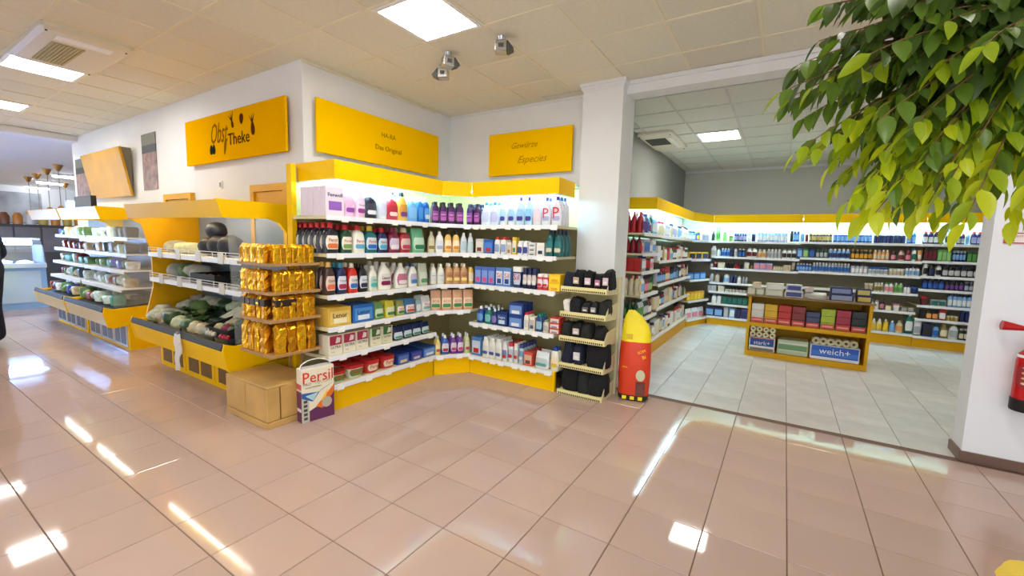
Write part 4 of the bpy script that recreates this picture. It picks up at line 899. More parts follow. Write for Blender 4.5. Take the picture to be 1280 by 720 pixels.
# cold case goods
PAL = [((210, 226, 214), 'pale salad bag'), ((60, 150, 130), 'green salad tray'), ((190, 210, 190), 'lettuce bag'), ((240, 240, 236), 'white dairy tray'), ((150, 40, 40), 'red meat tray'), ((70, 80, 90), 'dark grey pack'), ((110, 150, 90), 'leafy green pack'), ((214, 190, 150), 'beige pack'), ((40, 80, 190), 'shiny blue pack')]
names_ = {0: 'lowest', 1: 'fourth', 2: 'third', 3: 'second', 4: 'top'}
rnd = random.Random(4)
for ci, (x0, x1, wd) in enumerate(((-8.66, -7.22, 'nearer cold case'), (-10.28, -8.84, 'farther cold case'))):
    for li, z in enumerate((None, .79, 1.015, 1.225, 1.435)):
        x = x1-.08; k = 0
        while x > x0+.08:
            w = rnd.uniform(.10, .19); c, nm = PAL[rnd.choice([0, 1, 1, 2, 3, 4, 5, 5, 6, 6, 7, 8])]
            if li == 4 and k < 5 and ci == 0: c, nm, w = (66, 70, 78), 'dark grey pack', .085
            if li == 2 and k in (2, 3) and ci == 0: c, nm, w = (30, 80, 200), 'shiny blue pack', .2
            h = rnd.uniform(.09, .14); y = -1.05
            zz = z if z else dz(-1.14)
            m_ = mat(c, .2 if nm == 'shiny blue pack' else .4, noise=.3, scale=22)
            if k % 2: me = lumpy('salad_pack', w*.46, m_, k+li*9, 2, .12, (1, 1.1, .85))
            else:
                me = MB().loft([(0, w*.42, .07), (h*.8, w*.47, .08), (h, w*.42, .07)], 10, 5).mesh('food_tray', m_, True)
            yy = y-.03*(li < 2) if z else -1.22
            o = put('food_pack', me, (x-w/2, yy, zz), rnd.uniform(-.2, .2), '%s, %s from the right, %s level, %s' % (nm, ORD[min(k, 15)], names_[li], wd), 'food pack', 'food packs in the cold cases')
            x -= w+.004; k += 1
        if not z:
            x = x1-.08; k = 0
            while x > x0+.1:
                w = rnd.uniform(.12, .22); c, nm = PAL[rnd.choice([0, 3, 5, 6, 7])]
                me = MB().loft([(0, w*.42, .06), (.05, w*.47, .07), (.06, w*.42, .06)], 10, 5).mesh('food_tray', mat(c, .35, noise=.3, scale=22), True)
                o = put('food_pack', me, (x-w/2, -1.02, dz(-.95)), 0, '%s, %s from the right, rear of the lowest level, %s' % (nm, ORD[min(k, 15)], wd), 'food pack', 'food packs in the cold cases'); x -= w+.02; k += 1
mo = thing('monitor', 'black flat monitor standing on top of the cold case', 'monitor', (-8.55, -1.18, 1.80))
ob('screen', MB().box((-.36, -.03, .03), (.36, .03, .19)).mesh('screen', mat((14, 15, 20), .3)), mo); ob('stand', MB().box((-.1, -.06, .0005), (.1, .06, .03)).mesh('stand', DARK), mo)
# ================================================================== TEXTILE RACK AND SACK
rk = thing('metal_rack', 'cream slotted metal rack with black textiles in front of the column', 'rack', (0, 0, 0))
zr = [1.085, .835, .59, .315, .035]; rx0, rx1, ry0, ry1 = -1.99, -1.50, .70, 1.05
ob('upright', MB().box((rx1-.005, ry1-.04, 0), (rx1+.02, ry1, 1.20)).mesh('upright', CREAM), rk)
ob('upright', MB().box((rx0-.02, ry1-.04, 0), (rx0+.005, ry1, 1.20)).mesh('upright', CREAM), rk)
ob('back_sheet', MB().box((rx0+.006, ry1-.02, .02), (rx1-.006, ry1-.008, 1.08)).mesh('back_sheet', BACKP), rk)
SLOT = mat((46, 40, 20), .8); CRY = mat((236, 224, 160), .5, key='rack_cream')
for k, z in enumerate(zr):
    s = ob('shelf', MB().box((rx0+.008, ry0, z-.018), (rx1-.008, ry1-.041, z-.001)).mesh('shelf', CRY), rk)
    ob('shelf_lip', MB().box((rx0+.008, ry0-.008, z-.04), (rx1-.008, ry0-.0002, z+.012)).mesh('shelf_lip', CRY), s)
    q = MB(); n = 22
    for i in range(n):
        x = rx0+.03+(rx1-rx0-.06)*i/(n-1); q.box((x-.006, ry0-.0095, z-.034), (x+.006, ry0-.0085, z-.016))
    o = ob('lip_slots', q.mesh('lip_slots', SLOT), s)
    ob('end_bracket', MB().prism([(ry0-.008, z-.04), (ry0-.008, z+.02), (ry0+.05, z+.085), (ry1-.05, z+.11), (ry1-.05, z-.06), (ry0+.03, z-.045)], 'x', rx1-.007, rx1-.003).mesh('end_bracket', CREAM), s)
CL = [mat((20, 20, 24), .9, noise=.2, scale=20, bump=.3, bscale=90, key='black_cloth'), mat((28, 34, 56), .9, noise=.2, scale=20, bump=.3, bscale=90, key='navy_cloth'), mat((34, 36, 34), .9, noise=.2, scale=20, bump=.3, bscale=90, key='charcoal_cloth')]
def bundle(x, y, z, w, d, h, m, i, label, tagc=None):
    n0 = len(COL.objects)
    me = MB().loft([(0, w*.46, d*.46), (h*.12, w*.5, d*.5), (h*.7, w*.5, d*.48), (h*.92, w*.44, d*.42), (h, w*.3, d*.3)], 14, 4).mesh('textile_bundle', m, True)
    for v in me.vertices:
        nv = NZ.noise_vector(Vector((v.co.x*14+i*3, v.co.y*14, v.co.z*14)))*.028; nv.z *= (v.co.z > .01); v.co += nv
    o = ob('textile_bundle', me, None, (x, y, z), (0, 0, random.uniform(-.1, .1))); tag(o, label, 'textile', 'textiles on the metal rack')
    if tagc: ob('paper_band', MB().box((-w*.3, -d*.5-.014, h*.25), (w*.3, -d*.5+.004, h*.62)).mesh('paper_band', mat(tagc, .5)), o); ob('band_print', MB().box((-w*.2, -d*.5-.015, h*.32), (w*.2, -d*.5-.0135, h*.45)).mesh('band_print', mat((236, 230, 232), .5)), o)
    return o
PK = (222, 196, 206)
for r_, spec in enumerate([
    [(.06, .11, .15, 1, None), (.16, .11, .17, 0, (200, 170, 140)), (.265, .10, .17, 0, PK), (.36, .085, .15, 0, (190, 120, 150)), (.45, .09, .19, 0, PK)],
    [(.055, .08, .13, 3, None), (.15, .12, .15, 0, None), (.25, .10, .11, 2, (120, 110, 110)), (.34, .085, .12, 2, (170, 168, 164)), (.435, .11, .15, 2, None)],
    [(.06, .10, .14, 2, None), (.165, .11, .15, 0, (206, 196, 190)), (.275, .12, .15, 2, None), (.40, .13, .14, 0, None)],
    [(.07, .12, .22, 1, None), (.19, .12, .21, 1, (214, 214, 220)), (.385, .26, .25, 0, None)],
    [(.11, .2, .24, 0, None), (.255, .13, .22, 2, None), (.40, .19, .225, 0, None)]]):
    for i, (xo, w, h, m, tg) in enumerate(spec):
        mm = CL[m] if m < 3 else mat((232, 226, 216), .9, bump=.4, bscale=60, noise=.06)
        nm = ['black', 'navy', 'charcoal', 'white'][m]+' folded textile '+('with paper band' if tg else 'without band')
        bundle(rx0+.01+xo, .80 if r_ < 3 else .81, zr[r_], w*.92, .17, h, mm, i+r_*5, '%s, %s from the left, %s rack shelf' % (nm, ORD[i], ['top', 'second', 'third', 'fourth', 'bottom'][r_]), tg)
sk = thing('charcoal_sack', 'red and yellow charcoal sack with folded top standing by the opening', 'sack', (-1.30, 1.02, 0), R(14))
SR = mat((222, 62, 24), .45, noise=.05, bump=.12, bscale=14); SY = mat((250, 226, 20), .45, noise=.04, bump=.12, bscale=14)
body = [(0, .125, .085), (.02, .145, .105), (.25, .155, .115), (.48, .15, .11), (.585, .142, .095)]
me = MB().loft(body, 20, 3).mesh('sack_body', SR, True); ob('sack_body', me, sk)
me = MB().loft([(.585, .142, .095), (.66, .138, .08), (.74, .122, .05, -.01), (.82, .085, .024, -.03), (.885, .03, .008, -.055)], 20, 3).mesh('sack_top', SY, True); ob('sack_top', me, sk)
ob('base_band', MB().loft([(.0, .128, .088), (.02, .147, .107), (.06, .149, .1085)], 20, 3).mesh('base_band', mat((40, 42, 20), .5), True), sk)
for k in range(3): ob('base_mark', MB().box((-.10+.075*k, -.112, .018), (-.06+.075*k, -.10, .05)).mesh('base_mark', SY), sk)
ob('emblem', MB().prism([(.062+.042*math.cos(a), .265+.055*math.sin(a)) for a in [2*math.pi*i/20 for i in range(20)]], 'y', -.118, -.095).mesh('emblem', mat((206, 206, 170), .5)), sk)
ob('photo_print', MB().box((.022, -.1155, .07), (.11, -.10, .20)).mesh('photo_print', mat((110, 60, 50), .5, noise=.4, scale=18)), sk)
text('SOM', .075, SY, sk, (.06, -.1135, .50), roll=R(-25)); text('BI', .03, SY, sk, (.085, -.1135, .45), roll=R(-20))
text('GRILL', .05, SY, sk, (-.085, -.1165, .34)); ob('top_stamp', MB().box((-.09, -.092, .61), (-.03, -.078, .66)).mesh('top_stamp', mat((226, 190, 30), .5)), sk)
# ================================================================== BACK ROOM SHELVING
XL, YB2 = -1.60, 6.16
def backunit(label, rows, poly, fa, fb, kick, back, can, top, strip, tags=0):
    u = thing('shelving_unit', label, 'shelving', (0, 0, 0))
    for z in rows: shelf(u, poly, fa, fb, z, tags, .024)
    for a, b in back: seg('back_panel', a, b, .06, 2.12, mat((196, 192, 176), .6, key='back_room_panel'), u)
    seg('kick_plate', kick[0], kick[1], 0, rows[-1]-.036, YELD, u)
    canopy(u, can, top, strip, False)
    return u
ZL1 = [1.672, 1.42, 1.19, .895, .585, .232]; ZL2 = [1.66, 1.31, .98, .64, .232]
xb = XBL+.04
backunit('near bay of the left shelving in the back room', ZL1, [(xb, 2.16), (XL, 2.16), (XL, 3.0), (xb, 3.0)], (XL, 2.16), (XL, 3.0), ((XL-.02, 2.16), (XL-.02, 3.0)), [((xb-.03, 2.2), (xb-.03, 3.0))],
         [((xb-.03, 2.60), (XL, 2.70)), ((XL, 2.70), (XL, 3.0))], [(xb, 2.63), (XL-.02, 2.73), (XL-.02, 3.0), (xb, 3.0)], [((XL-.05, 2.75), (XL-.05, 3.0))])
backunit('far bay of the left shelving in the back room', ZL2, [(xb, 3.003), (XL, 3.003), (XL, 5.40), (xb, 5.40)], (XL, 3.003), (XL, 5.40), ((XL-.02, 3.003), (XL-.02, 5.40)), [((xb-.03, 3.003), (xb-.03, 5.40))],
         [((XL, 3.003), (XL, 5.40))], [(xb, 3.003), (XL-.02, 3.003), (XL-.02, 5.4), (xb, 5.4)], [((XL-.05, 3.003), (XL-.05, 5.38))])
ZD = [1.645, 1.285, .90, .50, .14]; DA, DB = (XL, 5.403), (-1.36, YB2)
backunit('angled corner bay of the back room shelving', ZD, [DA, DB, (-1.363, YBB-.04), (xb, YBB-.04), (xb, 5.403)], DA, DB, ((XL-.015, 5.42), (-1.37, YB2+.02)), [((xb-.03, 5.403), (xb-.03, YBB-.05)), ((xb, YBB-.035), (-1.363, YBB-.035))],
         [(DA, DB)], [(xb, 5.41), (XL-.02, 5.41), (-1.365, YB2+.03), (-1.365, YBB-.04), (xb, YBB-.04)], [((XL-.05, 5.44), (-1.41, YB2+.02))])
ZA = [1.65, 1.35, 1.125, .84, .66, .42, .16]; ZB = [1.665, 1.385, 1.145, .86, .56, .20]; ZK = [1.667, 1.40, 1.16, .95, .69, .47, .185]
for nm, zz, xa, xe in (('left bay of the back wall shelving beside the corner', ZA, -1.357, .10), ('middle bay of the back wall shelving behind the island', ZB, .103, 1.73), ('right bay of the back wall shelving beside the jamb', ZK, 1.733, 3.2)):
    backunit(nm, zz, [(xa, YB2), (xe, YB2), (xe, YBB-.04), (xa, YBB-.04)], (xa, YB2), (xe, YB2), ((xa, YB2+.02), (xe, YB2+.02)), [((xa, YBB-.035), (xe, YBB-.035))],
             [((xa, YB2), (xe, YB2))], [(xa, YB2+.02), (xe, YB2+.02), (xe, YBB-.04), (xa, YBB-.04)], [((xa, YB2+.05), (xe, YB2+.05))])
# single stripes of light inside the frame are the strips above; now the goods
RBk = Run((0, YB2, 0), (1, 0, 0), 0); dd = Vector((DB[0]-DA[0], DB[1]-DA[1], 0)); RD = Run((DA[0], DA[1], 0), dd, math.atan2(dd.y, dd.x)); RLb = Run((XL, 0, 0), (0, 1, 0), R(90))
C_ = {'navy': (28, 40, 96), 'blue': (40, 100, 190), 'sky': (130, 180, 235), 'lilac': (176, 176, 232), 'white': (236, 238, 240), 'grey': (170, 176, 186), 'silver': (196, 198, 204), 'dark': (34, 30, 36), 'black': (20, 20, 26),
      'green': (90, 160, 80), 'lime': (150, 200, 120), 'teal': (20, 110, 100), 'forest': (24, 70, 44), 'red': (190, 36, 40), 'wine': (110, 24, 40), 'orange': (232, 160, 90), 'cream': (226, 214, 180), 'yellow': (240, 200, 50), 'amber': (226, 160, 30), 'beige': (206, 186, 166), 'pink': (226, 140, 160), 'olive': (136, 122, 70), 'gold': (190, 160, 90), 'violet': (110, 60, 150)}
def brow(run, z, place, spec, group):
    "spec: u0 u1 count height kind body cap label"
    items = []
    for (u0, u1, n, h, kind, b, c, l) in spec:
        nm = {'can': 'spray can', 'flat': 'bottle', 'tall': 'bottle', 'jar': 'jar', 'box': 'carton', 'tube': 'tube', 'pouch': 'pack', 'soft': 'bottle', 'det': 'bottle', 'tub': 'tub'}[kind]
        de = b+' '+nm+((' with '+c+' cap') if c and kind in CAPS and c != b else '')
        items.append((u0, u1, h, kind, C_[b], C_[c] if c else None, C_[l] if l else None, de, {'n': n, 'd': .07}))
    # tell equal groups of one row apart
    seen = {}
    for k, it in enumerate(items):
        seen.setdefault(it[7], []).append(k)
    for d_, ks in seen.items():
        if len(ks) > 1:
            for q_, k in enumerate(ks): it = list(items[k]); it[7] = d_+', '+ORD[q_]+' group'; items[k] = tuple(it)
    row(run, z, items, place, True, group)
G = 'goods on the back wall shelving'; PL = lambda r_, b: '%s shelf, %s bay' % (r_, b)
brow(RBk, ZA[0], PL('top', 'left back'), [(889, 893, 1, .19, 'tall', 'dark', 'black', None), (894, 900, 2, .27, 'tall', 'lime', 'green', 'green'), (903, 908, 1, .17, 'flat', 'lime', 'green', None), (911, 916, 1, .1, 'jar', 'lime', 'green', None),
  (917, 933, 5, .15, 'can', 'navy', 'blue', 'lilac'), (934, 938, 1, .15, 'can', 'white', 'lilac', None), (939, 944, 2, .15, 'can', 'navy', 'blue', None), (946, 984, 9, .165, 'can', 'lilac', 'sky', 'white')], G)
brow(RBk, ZB[0], PL('top', 'middle back'), [(987, 991, 1, .19, 'can', 'black', 'dark', None), (991, 999, 2, .185, 'can', 'blue', 'navy', 'sky'), (1000, 1005, 1, .175, 'can', 'sky', 'white', None), (1006, 1010, 1, .16, 'can', 'wine', 'silver', None), (1011, 1040, 7, .155, 'can', 'dark', 'gold', 'gold'),
  (1041, 1090, 10, .16, 'can', 'blue', 'white', 'sky'), (1092, 1132, 8, .16, 'can', 'navy', 'silver', None), (1133, 1145, 2, .21, 'tall', 'blue', 'white', 'sky')], G)
brow(RBk, ZA[1], PL('second', 'left back'), [(888, 895, 1, .2, 'flat', 'white', 'white', 'silver'), (896, 900, 1, .15, 'flat', 'white', 'grey', None), (901, 912, 3, .16, 'flat', 'sky', 'white', 'blue'), (912, 916, 1, .16, 'flat', 'navy', 'blue', None), (917, 921, 1, .185, 'flat', 'white', 'black', 'grey'), (922, 931, 2, .16, 'flat', 'navy', 'white', 'blue'),
  (933, 946, 2, .18, 'flat', 'white', 'silver', 'wine'), (947, 957, 2, .16, 'flat', 'cream', 'white', 'orange'), (958, 976, 4, .17, 'flat', 'silver', 'white', 'grey'), (977, 995, 3, .175, 'flat', 'white', 'grey', 'dark')], G)
brow(RBk, ZB[1], PL('second', 'middle back'), [(996, 1002, 1, .16, 'box', 'blue', None, 'sky'), (1003, 1010, 1, .16, 'box', 'teal', None, 'lime'), (1011, 1018, 1, .16, 'box', 'navy', None, 'blue'), (1019, 1034, 3, .17, 'flat', 'forest', 'navy', 'grey'), (1035, 1062, 5, .17, 'flat', 'sky', 'white', 'navy'), (1063, 1090, 5, .17, 'flat', 'dark', 'gold', 'amber'), (1091, 1111, 4, .17, 'flat', 'orange', 'white', 'cream'),
  (1113, 1120, 1, .16, 'flat', 'dark', 'wine', 'pink'), (1122, 1130, 1, .17, 'flat', 'beige', 'pink', 'wine'), (1131, 1138, 1, .17, 'flat', 'wine', 'red', 'pink'), (1139, 1145, 1, .21, 'flat', 'white', 'teal', 'teal'), (1146, 1152, 1, .18, 'tube', 'orange', None, 'white')], G)
brow(RBk, ZA[2], PL('third', 'left back'), [(887, 891, 1, .09, 'jar', 'white', 'grey', None), (892, 896, 1, .11, 'jar', 'wine', 'pink', None), (897, 906, 1, .11, 'box', 'beige', None, 'cream'), (907, 917, 3, .1, 'jar', 'dark', 'black', None), (918, 924, 1, .09, 'jar', 'red', 'wine', None), (925, 929, 1, .08, 'jar', 'black', 'dark', None), (930, 936, 1, .13, 'box', 'silver', None, 'cream'), (937, 941, 1, .07, 'jar', 'olive', 'gold', None),
  (942, 965, 3, .13, 'box', 'lilac', None, 'pink'), (966, 978, 4, .09, 'box', 'olive', None, 'cream'), (979, 988, 2, .11, 'box', 'cream', None, 'beige')], G)
brow(RBk, ZB[2], PL('third', 'middle back'), [(989, 993, 2, .15, 'tube', 'beige', None, None), (995, 1014, 5, .13, 'flat', 'blue', 'white', 'sky'), (1015, 1062, 12, .16, 'flat', 'grey', 'white', 'blue'), (1063, 1084, 4, .15, 'flat', 'silver', 'navy', 'white'), (1085, 1110, 5, .12, 'jar', 'white', 'blue', 'grey'), (1111, 1130, 4, .11, 'jar', 'cream', 'white', 'beige'), (1131, 1149, 4, .15, 'flat', 'white', 'navy', 'sky')], G)
brow(RBk, ZA[3], PL('fourth', 'left back'), [(886, 892, 1, .16, 'flat', 'grey', 'silver', None), (893, 899, 1, .16, 'flat', 'beige', 'grey', None), (900, 903, 1, .16, 'flat', 'black', 'dark', None), (904, 911, 1, .17, 'flat', 'white', 'grey', 'sky'), (912, 920, 2, .15, 'flat', 'navy', 'blue', None), (921, 926, 1, .14, 'flat', 'white', 'silver', None), (927, 934, 2, .13, 'flat', 'grey', 'white', None)], G)
brow(RBk, ZA[4], PL('fifth', 'left back'), [(884, 895, 2, .11, 'box', 'silver', None, 'grey'), (897, 905, 1, .12, 'box', 'white', None, 'cream'), (906, 933, 6, .08, 'jar', 'white', 'dark', 'beige')], G)
brow(RBk, ZA[5], PL('sixth', 'left back'), [(883, 888, 1, .16, 'tall', 'dark', 'black', None), (889, 901, 2, .17, 'flat', 'white', 'sky', None), (902, 934, 5, .155, 'box', 'forest', None, 'teal')], G)
brow(RBk, ZA[6], PL('bottom', 'left back'), [(881, 903, 2, .17, 'box', 'navy', None, 'sky'), (904, 910, 1, .2, 'box', 'grey', None, 'silver'), (911, 918, 1, .185, 'box', 'sky', None, 'white'), (919, 925, 1, .2, 'box', 'black', None, 'navy'), (926, 934, 1, .2, 'box', 'violet', None, 'navy')], G)
brow(RBk, ZB[3], PL('fourth', 'middle back'), [(1080, 1091, 2, .13, 'tub', 'beige', 'cream', None), (1092, 1104, 3, .15, 'flat', 'cream', 'white', 'olive'), (1105, 1116, 2, .16, 'flat', 'white', 'green', 'pink'), (1117, 1128, 2, .16, 'flat', 'lime', 'white', 'green'), (1129, 1138, 2, .14, 'jar', 'white', 'navy', None), (1139, 1147, 1, .11, 'jar', 'navy', 'blue', None)], G)
brow(RBk, ZB[4], PL('fifth', 'middle back'), [(1093, 1098, 1, .15, 'flat', 'white', 'grey', None), (1099, 1105, 1, .17, 'flat', 'dark', 'wine', 'pink'), (1106, 1114, 1, .08, 'box', 'beige', None, 'cream'), (1115, 1125, 1, .12, 'tub', 'white', 'pink', None), (1126, 1142, 2, .08, 'box', 'olive', None, 'grey')], G)
brow(RBk, ZB[5], PL('bottom', 'middle back'), [(1088, 1102, 2, .2, 'soft', 'cream', 'white', 'yellow'), (1103, 1110, 1, .2, 'soft', 'yellow', 'white', None), (1111, 1118, 1, .19, 'soft', 'sky', 'white', None), (1119, 1128, 1, .2, 'soft', 'cream', 'beige', 'orange'), (1130, 1140, 1, .36, 'det', 'teal', 'white', 'white'), (1141, 1151, 1, .22, 'pouch', 'white', None, 'grey')], G)
brow(RBk, ZK[0], PL('top', 'right back'), [(1153, 1180, 4, .2, 'flat', 'navy', 'red', 'white'), (1181, 1187, 1, .22, 'flat', 'white', 'sky', 'navy'), (1189, 1194, 1, .2, 'flat', 'navy', 'silver', None), (1196, 1206, 2, .17, 'flat', 'navy', 'red', 'grey'), (1207, 1212, 1, .17, 'flat', 'sky', 'white', None), (1213, 1228, 2, .2, 'flat', 'navy', 'red', 'lilac')], G)
brow(RBk, ZK[1], PL('second', 'right back'), [(1154, 1170, 3, .2, 'box', 'dark', None, 'wine'), (1171, 1188, 3, .18, 'box', 'green', None, 'lime'), (1190, 1207, 4, .17, 'can', 'navy', 'grey', 'sky'), (1208, 1226, 3, .16, 'box', 'forest', None, 'green')], G)
brow(RBk, ZK[2], PL('third', 'right back'), [(1153, 1159, 1, .22, 'flat', 'white', 'grey', 'dark'), (1160, 1168, 1, .18, 'flat', 'black', 'dark', 'navy'), (1169, 1176, 1, .18, 'flat', 'white', 'grey', 'dark'), (1177, 1224, 6, .18, 'flat', 'black', 'navy', 'silver')], G)
brow(RBk, ZK[3], PL('fourth', 'right back'), [(1152, 1180, 4, .17, 'flat', 'navy', 'black', 'blue'), (1181, 1204, 4, .15, 'flat', 'black', 'navy', 'violet'), (1205, 1222, 3, .15, 'flat', 'navy', 'silver', 'grey')], G)
brow(RBk, ZK[4], PL('fifth', 'right back'), [(1150, 1159, 1, .14, 'tub', 'dark', 'red', 'wine'), (1163, 1182, 2, .10, 'box', 'grey', None, 'teal'), (1184, 1220, 6, .2, 'flat', 'sky', 'navy', 'white')], G)
brow(RBk, ZK[5], PL('sixth', 'right back'), [(1149, 1156, 1, .14, 'box', 'black', None, 'dark'), (1157, 1172, 2, .15, 'pouch', 'dark', None, 'orange'), (1173, 1182, 1, .19, 'pouch', 'red', None, 'white'), (1183, 1198, 3, .08, 'jar', 'gold', 'cream', None), (1199, 1218, 3, .18, 'flat', 'navy', 'blue', None)], G)
brow(RBk, ZK[6], PL('bottom', 'right back'), [(1152, 1164, 1, .21, 'box', 'navy', None, 'dark'), (1165, 1173, 1, .2, 'flat', 'sky', 'navy', 'blue'), (1174, 1184, 1, .23, 'soft', 'olive', 'gold', 'cream'), (1185, 1197, 1, .24, 'soft', 'white', 'silver', 'grey'), (1198, 1216, 3, .18, 'flat', 'dark', 'grey', 'cream')], G)
GD = 'goods in the back room corner'
brow(RD, ZD[0], 'top shelf, back corner', [(861, 870, 2, .16, 'flat', 'sky', 'navy', 'white'), (871, 876, 1, .17, 'flat', 'blue', 'yellow', 'yellow'), (877, 886, 2, .13, 'box', 'white', None, 'lilac')], GD)
brow(RD, ZD[1], 'second shelf, back corner', [(861, 885, 3, .14, 'box', 'yellow', None, 'navy')], GD)
brow(RD, ZD[2], 'third shelf, back corner', [(859, 882, 3, .13, 'box', 'blue', None, 'sky')], GD)
brow(RD, ZD[3], 'fourth shelf, back corner', [(858, 880, 5, .16, 'box', 'amber', None, 'yellow')], GD)
brow(RD, ZD[4], 'bottom shelf, back corner', [(857, 880, 3, .2, 'pouch', 'white', None, 'pink')], GD)
# left run: files of equal goods seen from the end of the bay
GL = 'goods on the left back room shelving'
def lrow(z, y0, spec, place):
    y = y0; seen = {}
    for (n, kind, w, h, b, c, l, deep) in spec:
        seen[(b, kind)] = seen.get((b, kind), 0)+1
        for i in range(n):
            for k in range(deep):
                nm = {'can': 'spray can', 'flat': 'bottle', 'tall': 'bottle', 'jar': 'jar', 'box': 'carton', 'pouch': 'pack', 'soft': 'bottle', 'det': 'bottle'}[kind]
                lb = b+' '+nm+((' with '+c+' cap') if c and c != b else '')
                if n > 1: lb += ', '+ORD[i]+' of '+NUM[n-1]
                if seen[(b, kind)] > 1: lb += ', '+ORD[seen[(b, kind)]-1]+' group'
                if k: lb += ', '+ORD[k]+' in file'
                d = min(w*.95, .075)
                product(kind, w*.95, d, h, (XL-.03-d/2-k*(d+.004), y+w/2, z), R(90), C_[b], C_[c] if c else None, C_[l] if l else None, label=lb+', '+place, group=GL, simple=True, jit=False)
            y += w
lrow(ZL1[0], 2.17, [(1, 'tall', .075, .26, 'red', 'red', 'wine', 6), (1, 'tall', .07, .25, 'lilac', 'pink', 'violet', 2), (2, 'tall', .07, .24, 'navy', 'blue', 'violet', 1), (1, 'tall', .08, .25, 'sky', 'white', 'blue', 1), (1, 'tall', .08, .2, 'white', 'pink', 'red', 1), (1, 'tall', .08, .26, 'teal', 'white', 'sky', 1), (3, 'tall', .08, .25, 'sky', 'white', 'white', 1)], 'top shelf, near left bay')
lrow(ZL1[1], 2.17, [(1, 'tall', .075, .21, 'wine', 'dark', 'red', 5), (1, 'tall', .075, .16, 'cream', 'yellow', 'pink', 1), (3, 'box', .09, .18, 'grey', None, 'blue', 1), (2, 'tall', .08, .18, 'beige', 'red', 'white', 1), (2, 'flat', .08, .2, 'white', 'grey', 'sky', 1)], 'second shelf, near left bay')
lrow(ZL1[2], 2.17, [(1, 'box', .09, .17, 'red', None, 'wine', 5), (3, 'can', .07, .2, 'grey', 'navy', 'white', 1), (3, 'can', .07, .2, 'dark', 'gold', 'red', 1), (2, 'flat', .09, .18, 'white', 'red', 'pink', 1)], 'third shelf, near left bay')
lrow(ZL1[3], 2.17, [(1, 'tall', .07, .25, 'cream', 'red', 'beige', 6), (1, 'tall', .07, .24, 'yellow', 'white', 'cream', 2), (2, 'tall', .075, .24, 'white', 'silver', 'sky', 1), (3, 'tall', .075, .22, 'wine', 'dark', 'pink', 1), (2, 'tall', .08, .22, 'forest', 'dark', 'lime', 1)], 'fourth shelf, near left bay')
lrow(ZL1[4], 2.17, [(1, 'tall', .075, .25, 'forest', 'black', 'green', 6), (3, 'tall', .08, .25, 'silver', 'forest', 'green', 1), (3, 'tall', .08, .24, 'forest', 'white', 'silver', 1), (2, 'tall', .08, .2, 'wine', 'red', 'white', 1)], 'fifth shelf, near left bay')
lrow(ZL1[5], 2.17, [(1, 'flat', .08, .28, 'navy', 'black', 'grey', 3), (1, 'flat', .08, .27, 'cream', 'white', 'olive', 1), (3, 'flat', .09, .26, 'sky', 'white', 'blue', 1), (1, 'flat', .09, .25, 'white', 'navy', 'red', 1), (2, 'flat', .09, .26, 'beige', 'dark', 'cream', 1)], 'bottom shelf, near left bay')
rn = random.Random(11); lab_ = ['top', 'second', 'third', 'fourth', 'bottom']
pals = [['sky', 'white', 'blue', 'white', 'lilac', 'red', 'beige'], ['silver', 'white', 'gold', 'cream', 'forest', 'red', 'white'], ['grey', 'red', 'dark', 'wine', 'navy', 'pink'], ['wine', 'beige', 'red', 'forest', 'pink', 'cream', 'dark'], ['white', 'cream', 'beige', 'navy', 'wine', 'white', 'olive']]
for r_, z in enumerate(ZL2):
    sp = []; y = 3.03
    while y < 5.2:
        n = rn.choice([1, 2, 2, 3]); w = rn.uniform(.07, .1); b = rn.choice(pals[r_]); kd = rn.choice(['tall', 'flat', 'can', 'flat', 'box'])
        if sp and sp[-1][4] == b: continue
        sp.append((n, kd, round(w, 2), round(rn.uniform(.17, .235), 2), b, rn.choice(['white', 'red', 'navy', 'dark']) if kd != 'box' else None, rn.choice(['white', 'cream', 'sky', None]), 1)); y += n*round(w, 2)
    lrow(z, 3.03, sp, lab_[r_]+' shelf, far left bay')
# ================================================================== ISLAND WITH PAPER GOODS
ix0, ix1, iy0, iy1 = -.51, .86, 3.75, 4.36
isl = thing('island_shelf', 'low yellow two-tier island shelf with paper goods in the back room', 'shelf', (0, 0, 0))
ob('side_panel', MB().box((ix0, iy0, 0), (ix0+.035, iy1, .85)).mesh('side_panel', YELD), isl); ob('side_panel', MB().box((ix1-.035, iy0, 0), (ix1, iy1, .85)).mesh('side_panel', YELD), isl)
ob('bottom_board', MB().box((ix0+.036, iy0, .0), (ix1-.036, iy1, .075)).mesh('bottom_board', YELD), isl)
ob('middle_board', MB().box((ix0+.036, iy0, .43), (ix1-.036, iy1, .485)).mesh('middle_board', YELD), isl)
ob('back_board', MB().box((ix0+.036, iy1-.02, .076), (ix1-.036, iy1, .429)).box((ix0+.036, iy1-.02, .486), (ix1-.036, iy1, .849)).mesh('back_board', YELD), isl)
ob('top_board', MB().box((ix0-.03, iy0-.03, .851), (ix1+.02, iy1+.02, .875)).mesh('top_board', mat((140, 112, 78), .5, noise=.1, scale=4)), isl)
stk = [((228, 222, 212), 'white'), ((226, 176, 20), 'yellow'), ((196, 38, 30), 'bright red'), ((130, 24, 26), 'dark red'), ((56, 66, 100), 'slate blue'), ((170, 190, 40), 'lime green'), ((170, 40, 64), 'raspberry'), ((40, 42, 46), 'charcoal')]
sw = (ix1-ix0-.08)/8
